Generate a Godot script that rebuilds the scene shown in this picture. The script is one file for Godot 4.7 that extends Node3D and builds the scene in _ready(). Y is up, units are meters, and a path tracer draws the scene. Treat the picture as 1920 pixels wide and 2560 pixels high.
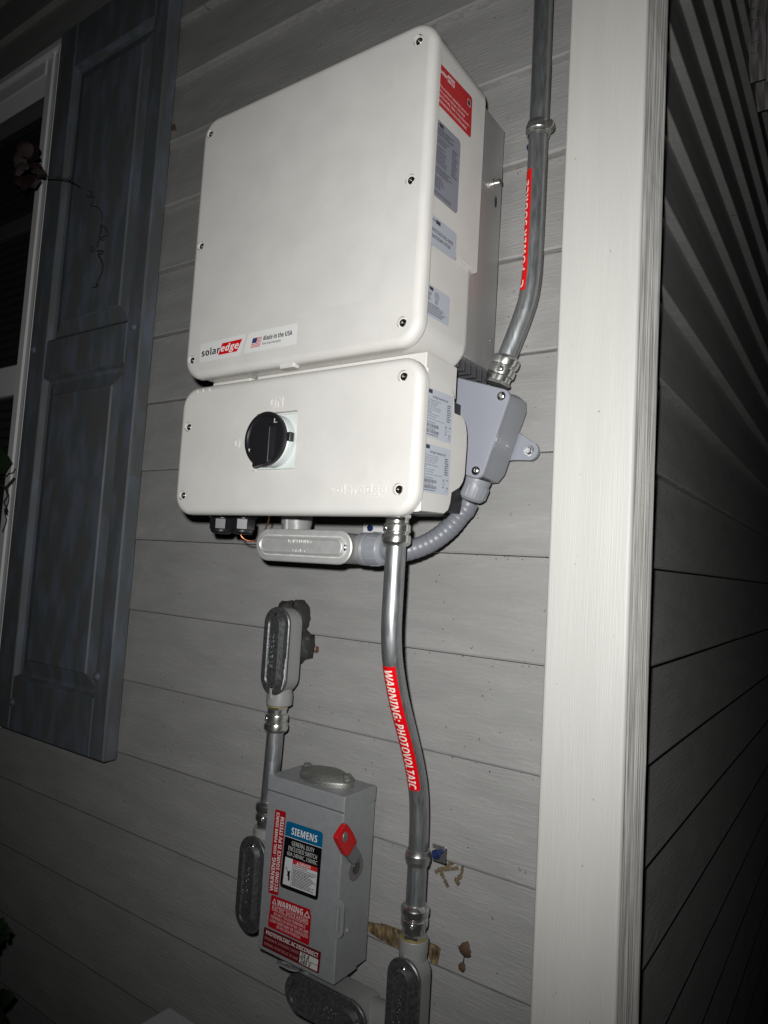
extends Node3D
# A solar inverter, its connection unit, conduits and an AC disconnect on lap siding beside a corner post,
# photographed at night with the phone's flash. Wall face z = 0, x to the right, y up, metres.

const EYE := Vector3(0.0, 1.45, 0.79)
const FOCAL := 1750.15
const CAM_R := Vector3(0.82090588, 0.05935793, -0.56797022)
const CAM_D := Vector3(0.00385049, -0.995136, -0.0984353)
const CAM_F := Vector3(-0.57105053, 0.07861915, -0.81714156)

var org := {}
var used := {}
var M := {}
var rng := RandomNumberGenerator.new()
var bold: SystemFont
var plain: SystemFont

# ---------------------------------------------------------------- pixels to positions
func ray(px: float, py: float) -> Vector3:
	return CAM_R * (px - 960.0) + CAM_D * (py - 1280.0) + CAM_F * FOCAL
func pz(px: float, py: float, z: float) -> Vector3:      # the point seen there that lies on the plane z
	var r := ray(px, py)
	return EYE + r * ((z - EYE.z) / r.z)
func pxx(px: float, py: float, x: float) -> Vector3:     # the same on the plane x
	var r := ray(px, py)
	return EYE + r * ((x - EYE.x) / r.x)

# ---------------------------------------------------------------- mesh building
class MB:
	var v := PackedVector3Array()
	var u := PackedVector2Array()
	var own_uv := false
	func tri(a: Vector3, b: Vector3, c: Vector3, ua := Vector2.ZERO, ub := Vector2.ZERO, uc := Vector2.ZERO) -> void:
		v.append(a); v.append(b); v.append(c)
		u.append(ua); u.append(ub); u.append(uc)
	func quad(a: Vector3, b: Vector3, c: Vector3, d: Vector3, ua := Vector2.ZERO, ub := Vector2.ZERO, uc := Vector2.ZERO, ud := Vector2.ZERO) -> void:
		tri(a, b, c, ua, ub, uc)
		tri(a, c, d, ua, uc, ud)
	func fan(ring: PackedVector3Array, flip := false) -> void:
		var c := Vector3.ZERO
		for p in ring: c += p
		c /= ring.size()
		for i in ring.size():
			var j := (i + 1) % ring.size()
			if flip: tri(c, ring[j], ring[i])
			else: tri(c, ring[i], ring[j])
	func loft(rings: Array, cap0 := true, cap1 := true) -> void:
		for k in rings.size() - 1:
			var a: PackedVector3Array = rings[k]
			var b: PackedVector3Array = rings[k + 1]
			var n := a.size()
			for i in n:
				var j := (i + 1) % n
				quad(a[i], a[j], b[j], b[i])
		if cap0: fan(rings[0], true)
		if cap1: fan(rings[rings.size() - 1], false)
	func box(a: Vector3, b: Vector3, ch := 0.0) -> void:      # axis-aligned, chamfered along z-facing edges and the rest
		var lo := Vector3(min(a.x, b.x), min(a.y, b.y), min(a.z, b.z))
		var hi := Vector3(max(a.x, b.x), max(a.y, b.y), max(a.z, b.z))
		if ch <= 0.0:
			loft([rect(lo, hi, lo.z, 0.0, 0.0), rect(lo, hi, hi.z, 0.0, 0.0)])
		else:
			loft([rect(lo, hi, lo.z, ch, ch), rect(lo, hi, lo.z + ch, 0.0, ch), rect(lo, hi, hi.z - ch, 0.0, ch), rect(lo, hi, hi.z, ch, ch)])
	static func rect(lo: Vector3, hi: Vector3, z: float, inset: float, c: float) -> PackedVector3Array:
		var x0 := lo.x + inset
		var x1 := hi.x - inset
		var y0 := lo.y + inset
		var y1 := hi.y - inset
		if c <= 0.0:
			return PackedVector3Array([Vector3(x0, y0, z), Vector3(x1, y0, z), Vector3(x1, y1, z), Vector3(x0, y1, z)])
		c = c * 0.6
		return PackedVector3Array([Vector3(x0 + c, y0, z), Vector3(x1 - c, y0, z), Vector3(x1, y0 + c, z), Vector3(x1, y1 - c, z), Vector3(x1 - c, y1, z), Vector3(x0 + c, y1, z), Vector3(x0, y1 - c, z), Vector3(x0, y0 + c, z)])
	func prism(poly: PackedVector2Array, f: Callable, d0: float, d1: float) -> void:   # polygon extruded; f(p2, d) gives the point
		var idx := Geometry2D.triangulate_polygon(poly)
		var area := 0.0
		for i in poly.size():
			var p := poly[i]
			var q := poly[(i + 1) % poly.size()]
			area += p.x * q.y - q.x * p.y
		# orientation of the frame: does e1 x e2 point along growing d?
		var o: Vector3 = f.call(Vector2.ZERO, 0.0)
		var e1: Vector3 = f.call(Vector2(1, 0), 0.0) - o
		var e2: Vector3 = f.call(Vector2(0, 1), 0.0) - o
		var e3: Vector3 = f.call(Vector2.ZERO, 1.0) - o
		var s := e1.cross(e2).dot(e3)
		for t in range(0, idx.size(), 3):
			var a := poly[idx[t]]
			var b := poly[idx[t + 1]]
			var c := poly[idx[t + 2]]
			var ta := (b - a).cross(c - a)
			if ta * s * (d1 - d0) < 0.0:
				var w := b
				b = c
				c = w
			tri(f.call(a, d1), f.call(b, d1), f.call(c, d1))
			tri(f.call(a, d0), f.call(c, d0), f.call(b, d0))
		for i in poly.size():
			var p := poly[i]
			var q := poly[(i + 1) % poly.size()]
			if area * s * (d1 - d0) < 0.0:
				var w := p
				p = q
				q = w
			quad(f.call(p, d0), f.call(q, d0), f.call(q, d1), f.call(p, d1))
	func mesh(crease := 35.0, o := Vector3.ZERO) -> ArrayMesh:
		var n := v.size() / 3
		var fn := PackedVector3Array()
		fn.resize(n)
		var at := {}
		for i in n:
			var cr := (v[3 * i + 1] - v[3 * i]).cross(v[3 * i + 2] - v[3 * i])
			fn[i] = cr
			for k in 3:
				var p := v[3 * i + k]
				var key := Vector3i(roundi(p.x * 50000.0), roundi(p.y * 50000.0), roundi(p.z * 50000.0))
				if at.has(key): at[key].append(i)
				else: at[key] = [i]
		var lim := cos(deg_to_rad(crease))
		var st := SurfaceTool.new()
		st.begin(Mesh.PRIMITIVE_TRIANGLES)
		for i in n:
			if fn[i].length() < 1e-14: continue
			var me := fn[i].normalized()
			for k in [0, 2, 1]:
				var p := v[3 * i + k]
				var key := Vector3i(roundi(p.x * 50000.0), roundi(p.y * 50000.0), roundi(p.z * 50000.0))
				var s := Vector3.ZERO
				for j in at[key]:
					var l := fn[j].length()
					if l > 1e-14 and fn[j].dot(me) / l >= lim: s += fn[j]
				st.set_normal(s.normalized() if s.length() > 1e-14 else me)
				if own_uv: st.set_uv(u[3 * i + k])
				elif absf(me.z) >= absf(me.x) and absf(me.z) >= absf(me.y): st.set_uv(Vector2(p.x, p.y))
				elif absf(me.x) >= absf(me.y): st.set_uv(Vector2(p.z, p.y))
				else: st.set_uv(Vector2(p.x, p.z))
				st.add_vertex(p - o)
		st.index()
		st.generate_tangents()
		return st.commit()

func ring_about(c: Vector3, a: Vector3, b: Vector3, r: float, n: int, phase := 0.0) -> PackedVector3Array:
	var out := PackedVector3Array()
	for i in n:
		var t := TAU * (i + phase) / n
		out.append(c + (a * cos(t) + b * sin(t)) * r)
	return out
func lathe(mb: MB, base: Vector3, axis: Vector3, prof: Array, n := 24, cap0 := true, cap1 := true, phase := 0.0) -> void:   # prof: [[distance, radius], ...]
	var d := axis.normalized()
	var a := d.cross(Vector3(0.31, 0.2, 0.93) if absf(d.z) < 0.9 else Vector3(0.2, 0.97, 0.1)).normalized()
	var b := d.cross(a)
	var rings := []
	for p in prof: rings.append(ring_about(base + d * p[0], a, b, p[1], n, phase))
	mb.loft(rings, cap0, cap1)
func smooth_path(pts: Array, per := 8) -> PackedVector3Array:
	var out := PackedVector3Array()
	var n := pts.size()
	for i in n - 1:
		var p0: Vector3 = pts[max(i - 1, 0)]
		var p1: Vector3 = pts[i]
		var p2: Vector3 = pts[i + 1]
		var p3: Vector3 = pts[min(i + 2, n - 1)]
		for k in per:
			out.append(p1.cubic_interpolate(p2, p0, p3, float(k) / per) if false else catmull(p0, p1, p2, p3, float(k) / per))
	out.append(pts[n - 1])
	return out
func catmull(p0: Vector3, p1: Vector3, p2: Vector3, p3: Vector3, t: float) -> Vector3:
	var d1 := sqrt(p0.distance_to(p1)) + 1e-6
	var d2 := sqrt(p1.distance_to(p2)) + 1e-6
	var d3 := sqrt(p2.distance_to(p3)) + 1e-6
	var m1 := (p1 - p0) / d1 - (p2 - p0) / (d1 + d2) + (p2 - p1) / d2
	var m2 := (p2 - p1) / d2 - (p3 - p1) / (d2 + d3) + (p3 - p2) / d3
	if d1 < 1e-5: m1 = (p2 - p1) / d2
	if d3 < 1e-5: m2 = (p2 - p1) / d2
	m1 *= d2
	m2 *= d2
	var t2 := t * t
	var t3 := t2 * t
	return p1 * (2 * t3 - 3 * t2 + 1) + m1 * (t3 - 2 * t2 + t) + p2 * (-2 * t3 + 3 * t2) + m2 * (t3 - t2)
func frames(path: PackedVector3Array, up := Vector3(0.1, 0.05, 1)) -> Array:
	var out := []
	var a := Vector3.ZERO
	for i in path.size():
		var d := (path[min(i + 1, path.size() - 1)] - path[max(i - 1, 0)]).normalized()
		if i == 0: a = (up - d * up.dot(d)).normalized()
		else: a = (a - d * a.dot(d)).normalized()
		out.append([d, a, d.cross(a)])
	return out
func tube(mb: MB, path: PackedVector3Array, r, n := 20, caps := true) -> void:      # r: number or Callable(index fraction)
	var fr := frames(path)
	var rings := []
	for i in path.size():
		var rr: float = r.call(float(i) / (path.size() - 1)) if r is Callable else r
		rings.append(ring_about(path[i], fr[i][1], fr[i][2], rr, n))
	mb.loft(rings, caps, caps)
func rrect(cx: float, cy: float, hw: float, hh: float, rad: float, seg := 6) -> PackedVector2Array:
	var out := PackedVector2Array()
	for q in 4:
		var c := Vector2(cx + (hw - rad) * [1, -1, -1, 1][q], cy + (hh - rad) * [1, 1, -1, -1][q])
		for i in seg + 1:
			var t := PI / 2 * (q + float(i) / seg)
			out.append(c + Vector2(cos(t), sin(t)) * rad)
	return out
func at_z(poly: PackedVector2Array, z: float) -> PackedVector3Array:
	var out := PackedVector3Array()
	for p in poly: out.append(Vector3(p.x, p.y, z))
	return out
func circle2(c: Vector2, r: float, n := 20) -> PackedVector2Array:
	var out := PackedVector2Array()
	for i in n: out.append(c + Vector2(cos(TAU * i / n), sin(TAU * i / n)) * r)
	return out
func stadium(cx: float, cy: float, hl: float, hw: float, upright: bool, seg := 12) -> PackedVector2Array:
	var out := PackedVector2Array()
	for s in 2:
		for i in seg + 1:
			var t := PI * (s + float(i) / seg)
			var p := Vector2(hw * cos(t), (hl - hw) * (1 if s == 0 else -1) + hw * sin(t))
			if not upright: p = Vector2(p.y, -p.x)
			out.append(p + Vector2(cx, cy))
	return out

# ---------------------------------------------------------------- nodes
func numbered(called: String) -> String:
	used[called] = used.get(called, -1) + 1
	return called if used[called] == 0 else "%s_%03d" % [called, used[called]]
func thing(called: String, label: String, category: String, at: Vector3, group := "") -> Node3D:
	var o := Node3D.new()
	o.name = numbered(called)
	add_child(o)
	o.position = at
	org[o] = at
	o.set_meta("label", label)
	o.set_meta("category", category)
	if group != "": o.set_meta("group", group)
	return o
func part(parent: Node, called: String, mb: MB, m: Material, crease := 35.0, label := "") -> MeshInstance3D:
	var o := MeshInstance3D.new()
	o.name = called
	var w: Vector3 = org.get(parent, Vector3.ZERO)
	o.mesh = mb.mesh(crease, w)
	o.mesh.surface_set_material(0, m)
	parent.add_child(o, true)
	org[o] = w
	if label != "": o.set_meta("label", label)
	return o

# ---------------------------------------------------------------- materials
func mat(c: Color, rough := 0.6, metal := 0.0, spec := 0.5) -> StandardMaterial3D:      # c: linear base colour
	var m := StandardMaterial3D.new()
	m.albedo_color = c.linear_to_srgb()
	m.roughness = rough
	m.metallic = metal
	m.metallic_specular = spec
	return m
func noise(freq: float, sd: int, oct := 3, type := FastNoiseLite.TYPE_SIMPLEX_SMOOTH) -> FastNoiseLite:
	var f := FastNoiseLite.new()
	f.noise_type = type
	f.frequency = freq
	f.seed = sd
	f.fractal_octaves = oct
	return f
func tex(img: Image, mips := true) -> ImageTexture:
	if mips: img.generate_mipmaps()
	return ImageTexture.create_from_image(img)
# streaks along u, seamless in u; returns [albedo image, normal image]
func grain(w: int, h: int, around: float, across: float, sd: int, contrast: float, specks: int, bump: float, wander := 0.0) -> Array:
	var f := noise(1.0, sd, 3)
	var g := noise(1.0, sd + 7, 2)
	var col := Image.create(w, h, false, Image.FORMAT_RGB8)
	var hgt := Image.create(w, h, false, Image.FORMAT_L8)
	for x in w:
		var t := TAU * x / w
		var cx := cos(t) * around
		var cy := sin(t) * around
		var bend := g.get_noise_2d(cx * 0.6, cy * 0.6) * wander
		for y in h:
			var q := float(y) / h
			var s := f.get_noise_3d(cx, cy, (q + bend) * across)
			var b := g.get_noise_3d(cx * 0.35 + 9.0, cy * 0.35, q * 7.0)
			var line := pow(clampf(1.0 - absf(s) * 3.2, 0.0, 1.0), 3.0)
			var k := clampf(0.93 - line * contrast * 0.6 + s * contrast + b * contrast * 1.4, 0.3, 1.0)
			col.set_pixel(x, y, Color(k, k, k * 0.995))
			hgt.set_pixel(x, y, Color.from_hsv(0, 0, clampf(0.55 + s * 0.5 - line * 0.4, 0, 1)))
	for i in specks:
		var p := Vector2i(rng.randi_range(2, w - 4), rng.randi_range(2, h - 4))
		var k := rng.randf_range(0.25, 0.6)
		var c := Color(k, k * 0.95, k * 0.88) if rng.randf() < 0.75 else Color(1, 1, 1)
		col.fill_rect(Rect2i(p.x, p.y, rng.randi_range(1, 2), 1), c)
		if rng.randf() < 0.3: col.set_pixel(p.x + rng.randi_range(-1, 2), p.y + 2, c)
	hgt.bump_map_to_normal_map(bump)
	return [col, hgt]
func blotch(w: int, h: int, fx: float, fy: float, sd: int, lo: float, hi: float) -> Image:
	var f := noise(1.0, sd, 4)
	var img := Image.create(w, h, false, Image.FORMAT_RGB8)
	for y in h:
		for x in w:
			var s := f.get_noise_2d(x * fx, y * fy) * 0.5 + 0.5
			var k := lerpf(lo, hi, clampf(s * 1.5 - 0.25, 0, 1))
			img.set_pixel(x, y, Color(k, k, k))
	return img

# ---------------------------------------------------------------- printed labels
func font(b: bool) -> SystemFont:
	var f := SystemFont.new()
	f.font_names = PackedStringArray(["Droid Sans"])
	f.font_weight = 700 if b else 400
	return f
func glyphs(s: String, b: bool) -> PackedVector2Array:       # triangles of a line of text
	var tm := TextMesh.new()
	tm.text = s
	tm.font = bold if b else plain
	tm.font_size = 48
	tm.pixel_size = 1.0
	tm.depth = 0.0
	tm.curve_step = 2.0
	var arr := tm.get_mesh_arrays()
	var vs: PackedVector3Array = arr[Mesh.ARRAY_VERTEX]
	var ix = arr[Mesh.ARRAY_INDEX]
	var out := PackedVector2Array()
	if ix != null and ix.size() > 0:
		for i in ix: out.append(Vector2(vs[i].x, -vs[i].y))
	else:
		for p in vs: out.append(Vector2(p.x, -p.y))
	return out
func fill_tri(img: Image, a: Vector2, b: Vector2, c: Vector2, col: Color) -> void:
	var y0 := maxi(0, ceili(min(a.y, b.y, c.y) - 0.5))
	var y1 := mini(img.get_height() - 1, floori(max(a.y, b.y, c.y) - 0.5))
	for y in range(y0, y1 + 1):
		var yy := y + 0.5
		var lo := 1e9
		var hi := -1e9
		for e in [[a, b], [b, c], [c, a]]:
			var p: Vector2 = e[0]
			var q: Vector2 = e[1]
			if (p.y <= yy and q.y > yy) or (q.y <= yy and p.y > yy):
				var x := p.x + (q.x - p.x) * (yy - p.y) / (q.y - p.y)
				lo = min(lo, x)
				hi = max(hi, x)
		if hi > lo:
			var x0 := roundi(lo)
			var x1 := maxi(roundi(hi), x0 + (1 if hi - lo > 0.35 else 0))
			if x1 > x0: img.fill_rect(Rect2i(x0, y, x1 - x0, 1).intersection(Rect2i(0, 0, img.get_width(), img.get_height())), col)
# the text's own box fitted to the rectangle; turn in quarter turns: 0 reads right, 1 reads down, -1 reads up
func write(img: Image, s: String, r: Rect2, col: Color, b := true, turn := 0, skew := 0.0, keep := false) -> void:
	var g := glyphs(s, b)
	if g.is_empty(): return
	var lo := g[0]
	var hi := g[0]
	for p in g:
		lo = Vector2(min(lo.x, p.x), min(lo.y, p.y))
		hi = Vector2(max(hi.x, p.x), max(hi.y, p.y))
	var size := hi - lo
	var k := Vector2(r.size.x / size.x, r.size.y / size.y) if turn == 0 else Vector2(r.size.y / size.x, r.size.x / size.y)
	if keep: k = Vector2(min(k.x, k.y), min(k.x, k.y))
	var q := PackedVector2Array()
	for p in g:
		var t := (p - lo) * k
		t.x += (size.y * k.y - t.y) * skew
		if turn == 0: q.append(r.position + t)
		elif turn == 1: q.append(Vector2(r.position.x + r.size.x - t.y, r.position.y + t.x))
		else: q.append(Vector2(r.position.x + t.y, r.position.y + r.size.y - t.x))
	for i in range(0, q.size() - 2, 3): fill_tri(img, q[i], q[i + 1], q[i + 2], col)
func lines(img: Image, r: Rect2, rows: int, col: Color, fill := 0.9, seedv := 1) -> void:      # rows of print too small to read
	var g := RandomNumberGenerator.new()
	g.seed = seedv
	var step := r.size.y / rows
	for i in rows:
		var x := r.position.x
		var end := r.position.x + r.size.x * g.randf_range(fill - 0.35, fill)
		while x < end:
			var w := g.randf_range(3, 11) * step * 0.22
			img.fill_rect(Rect2i(int(x), int(r.position.y + i * step), maxi(1, int(min(w, end - x))), maxi(1, int(step * 0.5))), col)
			x += w + step * 0.3
func paper(w: int, h: int, c: Color) -> Image:
	var img := Image.create(w, h, false, Image.FORMAT_RGB8)
	img.fill(c)
	return img
func print_mat(img: Image, rough := 0.4) -> StandardMaterial3D:
	var m := StandardMaterial3D.new()
	m.albedo_texture = tex(img)
	m.roughness = rough
	return m
# a sticker: corners TL TR BR BL, rounded by rad (fraction of the shorter side), lifted off along n
func sticker(parent: Node, called: String, c: Array, n: Vector3, m: Material, rad := 0.06, label := "", lift := 0.0005) -> MeshInstance3D:
	var mb := MB.new()
	mb.own_uv = true
	var w: float = (c[1] - c[0]).length()
	var h: float = (c[3] - c[0]).length()
	var r: float = rad * min(w, h)
	var poly := rrect(w / 2, h / 2, w / 2, h / 2, max(r, 0.0001), 4)
	var pts := PackedVector3Array()
	var uv := PackedVector2Array()
	for p in poly:
		var s := p.x / w
		var t := p.y / h
		uv.append(Vector2(s, t))
		var a: Vector3 = c[0].lerp(c[1], s)
		var b: Vector3 = c[3].lerp(c[2], s)
		pts.append(a.lerp(b, t) + n * lift)
	var mid := Vector3.ZERO
	for p in pts: mid += p
	mid /= pts.size()
	for i in pts.size():
		var j := (i + 1) % pts.size()
		var um := Vector2(0.5, 0.5)
		if (pts[i] - mid).cross(pts[j] - mid).dot(n) > 0: mb.tri(mid, pts[i], pts[j], um, uv[i], uv[j])
		else: mb.tri(mid, pts[j], pts[i], um, uv[j], uv[i])
	return part(parent, called, mb, m, 35.0, label)
# raised lettering on a face: baseline corner at o, reading along ex with letter height along ey
func raised(parent: Node, called: String, s: String, o: Vector3, ex: Vector3, ey: Vector3, depth: float, m: Material, b := true) -> MeshInstance3D:
	var g := glyphs(s, b)
	var lo := g[0]
	var hi := g[0]
	for p in g:
		lo = Vector2(min(lo.x, p.x), min(lo.y, p.y))
		hi = Vector2(max(hi.x, p.x), max(hi.y, p.y))
	var n := ex.cross(ey).normalized()
	var mb := MB.new()
	var edge := {}
	var pts := []
	for p in g:
		var t := (p - lo) / (hi - lo)
		pts.append(o + ex * t.x + ey * (1.0 - t.y))
	for i in range(0, pts.size() - 2, 3):
		var tr := [0, 1, 2]
		if (pts[i + 1] - pts[i]).cross(pts[i + 2] - pts[i]).dot(n) < 0: tr = [0, 2, 1]
		mb.tri(pts[i + tr[0]] + n * depth, pts[i + tr[1]] + n * depth, pts[i + tr[2]] + n * depth)
		for e in 3:
			var a: Vector3 = pts[i + tr[e]]
			var c: Vector3 = pts[i + tr[(e + 1) % 3]]
			var ka := Vector3i(a * 200000.0)
			var kc := Vector3i(c * 200000.0)
			if edge.has([kc, ka]): edge.erase([kc, ka])
			else: edge[[ka, kc]] = [a, c]
	for e in edge.values(): mb.quad(e[0] - n * 0.0003, e[1] - n * 0.0003, e[1] + n * depth, e[0] + n * depth)
	return part(parent, called, mb, m, 20.0)

# ---------------------------------------------------------------- pieces shared by several things
func face_with_holes(mb: MB, outline: PackedVector2Array, z: float, holes: Array, cuts: Array) -> void:
	var ys := [-100.0] + cuts + [100.0]
	for i in ys.size() - 1:
		var strip := PackedVector2Array([Vector2(-50, ys[i]), Vector2(50, ys[i]), Vector2(50, ys[i + 1]), Vector2(-50, ys[i + 1])])
		var polys := Geometry2D.intersect_polygons(outline, strip)
		for h in holes:
			var nxt := []
			for p in polys: nxt.append_array(Geometry2D.clip_polygons(p, h))
			polys.assign(nxt)
		for p in polys:
			var idx := Geometry2D.triangulate_polygon(p)
			for t in range(0, idx.size(), 3):
				var a: Vector2 = p[idx[t]]
				var b: Vector2 = p[idx[t + 1]]
				var c: Vector2 = p[idx[t + 2]]
				if (b - a).cross(c - a) < 0:
					var w := b
					b = c
					c = w
				mb.tri(Vector3(a.x, a.y, z), Vector3(b.x, b.y, z), Vector3(c.x, c.y, z))
func cup(mb: MB, hole: PackedVector2Array, z: float, depth: float) -> void:
	mb.loft([at_z(hole, z), at_z(hole, z - depth)], false, false)
	mb.fan(at_z(hole, z - depth), false)
# a plastic cover with rounded front edges, screw wells and other openings
func cover_mesh(cx: float, cy: float, hw: float, hh: float, rad: float, z0: float, z1: float, rnd: float, wells: Array, openings: Array, cuts: Array) -> MB:
	var mb := MB.new()
	var rings := [at_z(rrect(cx, cy, hw, hh, rad, 8), z0)]
	for i in 7:
		var t := PI / 2 * i / 6
		var ins := rnd * (1 - cos(t))
		rings.append(at_z(rrect(cx, cy, hw - ins, hh - ins, rad - ins, 8), z1 - rnd + rnd * sin(t)))
	mb.loft(rings, true, false)
	var holes := []
	for w in wells: holes.append(circle2(w, 0.0062, 24))
	for o in openings: holes.append(o)
	face_with_holes(mb, rrect(cx, cy, hw - rnd, hh - rnd, rad - rnd, 8), z1, holes, cuts)
	for w in wells: cup(mb, circle2(w, 0.0062, 24), z1, 0.0045)
	for o in openings: cup(mb, o, z1, 0.0075)
	return mb
func well_screw(parent: Node, c: Vector2, z: float) -> void:      # hex socket screw at the bottom of a well
	var mb := MB.new()
	var p := Vector3(c.x, c.y, z)
	lathe(mb, p, Vector3.BACK, [[0, 0.0042], [0.0022, 0.0042], [0.0028, 0.0037], [0.0028, 0.0021], [0.0010, 0.0019]], 18, false, true)
	part(parent, "screw", mb, M.dark_steel, 30)
func pan_screw(parent: Node, p: Vector3, axis: Vector3, r: float, m: Material, called := "screw") -> void:
	var mb := MB.new()
	lathe(mb, p, axis, [[-0.001, r], [r * 0.12, r], [r * 0.4, r * 0.86], [r * 0.58, r * 0.5], [r * 0.6, r * 0.3], [r * 0.3, r * 0.22]], 18, false, true)
	part(parent, called, mb, m, 40)
func hex_head(parent: Node, p: Vector3, axis: Vector3, r: float, m: Material) -> void:
	var mb := MB.new()
	lathe(mb, p, axis, [[-0.001, r * 1.45], [r * 0.25, r * 1.45], [r * 0.3, r * 1.2]], 18)
	lathe(mb, p, axis, [[0, r], [r * 0.85, r], [r * 1.0, r * 0.8]], 6)
	part(parent, "bolt", mb, m, 25)
func slab(poly: PackedVector2Array, z0: float, z1: float) -> MB:
	var mb := MB.new()
	mb.prism(poly, func(p: Vector2, d: float): return Vector3(p.x, p.y, d), z0, z1)
	return mb
func plate_with_slot(outer: PackedVector2Array, inner: PackedVector2Array, f: Callable, d0: float, d1: float) -> MB:
	var mb := MB.new()
	var n := outer.size()
	for i in n:
		var j := (i + 1) % n
		mb.quad(f.call(outer[i], d1), f.call(outer[j], d1), f.call(inner[j], d1), f.call(inner[i], d1))
		mb.quad(f.call(outer[j], d0), f.call(outer[i], d0), f.call(inner[i], d0), f.call(inner[j], d0))
		mb.quad(f.call(outer[i], d0), f.call(outer[j], d0), f.call(outer[j], d1), f.call(outer[i], d1))
		mb.quad(f.call(inner[j], d0), f.call(inner[i], d0), f.call(inner[i], d1), f.call(inner[j], d1))
	return mb
# conduit fitting: threaded end at p, growing along axis towards the pipe
func connector(parent: Node, p: Vector3, axis: Vector3, r: float, called := "connector") -> void:
	var mb := MB.new()
	lathe(mb, p, axis, [[0, r * 1.32], [0.0035, r * 1.32], [0.0042, r * 1.2], [0.0048, r * 1.2]], 6, true, false)
	lathe(mb, p, axis, [[0.003, r * 1.14], [0.010, r * 1.14], [0.0112, r * 1.3], [0.013, r * 1.36], [0.0195, r * 1.36], [0.0208, r * 1.22], [0.0222, r * 1.22], [0.0235, r * 1.36], [0.0265, r * 1.43], [0.0315, r * 1.43], [0.034, r * 1.3], [0.036, r * 1.04]], 28, true, true)
	part(parent, called, mb, M.chrome, 28)
	var d := axis.normalized()
	var side := d.cross(Vector3.BACK).normalized()
	var f := (Vector3.BACK * 0.9 + side * 0.35).normalized()
	f = (f - d * f.dot(d)).normalized()
	pan_screw(parent, p + d * 0.0165 + f * r * 1.33, f, 0.0038, M.chrome)
# outlet body with an oval cover; hubs: [base point, axis, radius, length]
func conduit_body(root: Node3D, cx: float, cy: float, zf: float, hl: float, hw: float, upright: bool, zb: float, hubs: Array, cm: Material, bm: Material, code: Array) -> void:
	var mb := MB.new()
	var rings := []
	for q in [[0.008, zb], [0.003, zb + 0.002], [0.0006, zb + 0.007], [0.0008, zf - 0.012], [0.0, zf - 0.006], [0.0, zf - 0.0045]]:
		rings.append(at_z(stadium(cx, cy, hl - 0.001 - q[0], hw - 0.001 - q[0], upright), q[1]))
	mb.loft(rings)
	for h in hubs: lathe(mb, h[0], h[1], [[0, h[2] * 0.97], [h[3] * 0.55, h[2]], [h[3] * 0.62, h[2] * 1.06], [h[3] * 0.97, h[2] * 1.06], [h[3], h[2] * 1.0]], 28)
	for h in hubs:      # the keyed boss cast on each hub
		var d: Vector3 = h[1].normalized()
		var rib := MB.new()
		var s := d.cross(Vector3.BACK).normalized()
		var c: Vector3 = h[0] + d * h[3] * 0.42 + Vector3.BACK * h[2] * 0.94
		rib.loft([ring_about(c - d * h[3] * 0.2, s, Vector3.BACK, 0.004, 10), ring_about(c + d * h[3] * 0.3, s, Vector3.BACK, 0.004, 10)])
		mb.v.append_array(rib.v)
		mb.u.append_array(rib.u)
	part(root, "body", mb, bm, 40)
	var g := MB.new()
	g.loft([at_z(stadium(cx, cy, hl - 0.0005, hw - 0.0005, upright), zf - 0.0045), at_z(stadium(cx, cy, hl - 0.0005, hw - 0.0005, upright), zf - 0.0028)])
	part(root, "gasket", g, M.rubber, 40)
	var c2 := MB.new()
	var rr := []
	for q in [[0.0, -0.0028], [-0.0004, -0.0018], [0.0, -0.0008], [0.0012, 0.0], [hw * 0.34, 0.0002], [hw * 0.36, -0.0004], [hw * 0.39, -0.0016], [hw * 0.44, 0.0004], [hw * 0.53, 0.0050], [hw * 0.57, 0.0054], [hw * 0.62, 0.0046], [hw * 0.66, 0.0040]]:
		rr.append(at_z(stadium(cx, cy, hl - q[0], hw - q[0], upright), zf + q[1]))
	c2.loft(rr, false, true)
	var cov := part(root, "cover", c2, cm, 30)
	for s in [-1, 1]:
		var o: Vector3 = Vector3(0, s * (hl - hw * 0.55), 0) if upright else Vector3(s * (hl - hw * 0.55), 0, 0)
		pan_screw(root, Vector3(cx, cy, zf) + o, Vector3.BACK, 0.0042, M.bright_screw)
	for k in code.size():
		var L: float = code[k][1]
		var off: float = code[k][2]
		if upright: raised(cov, "raised_lettering", code[k][0], Vector3(cx + off - 0.0022, cy - L / 2, zf + 0.0040), Vector3(0, L, 0), Vector3(-0.0042, 0, 0), 0.0005, cm, false)
		else: raised(cov, "raised_lettering", code[k][0], Vector3(cx - L / 2, cy + off - 0.0022, zf + 0.0040), Vector3(L, 0, 0), Vector3(0, 0.0046, 0), 0.0005, cm, false)
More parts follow.
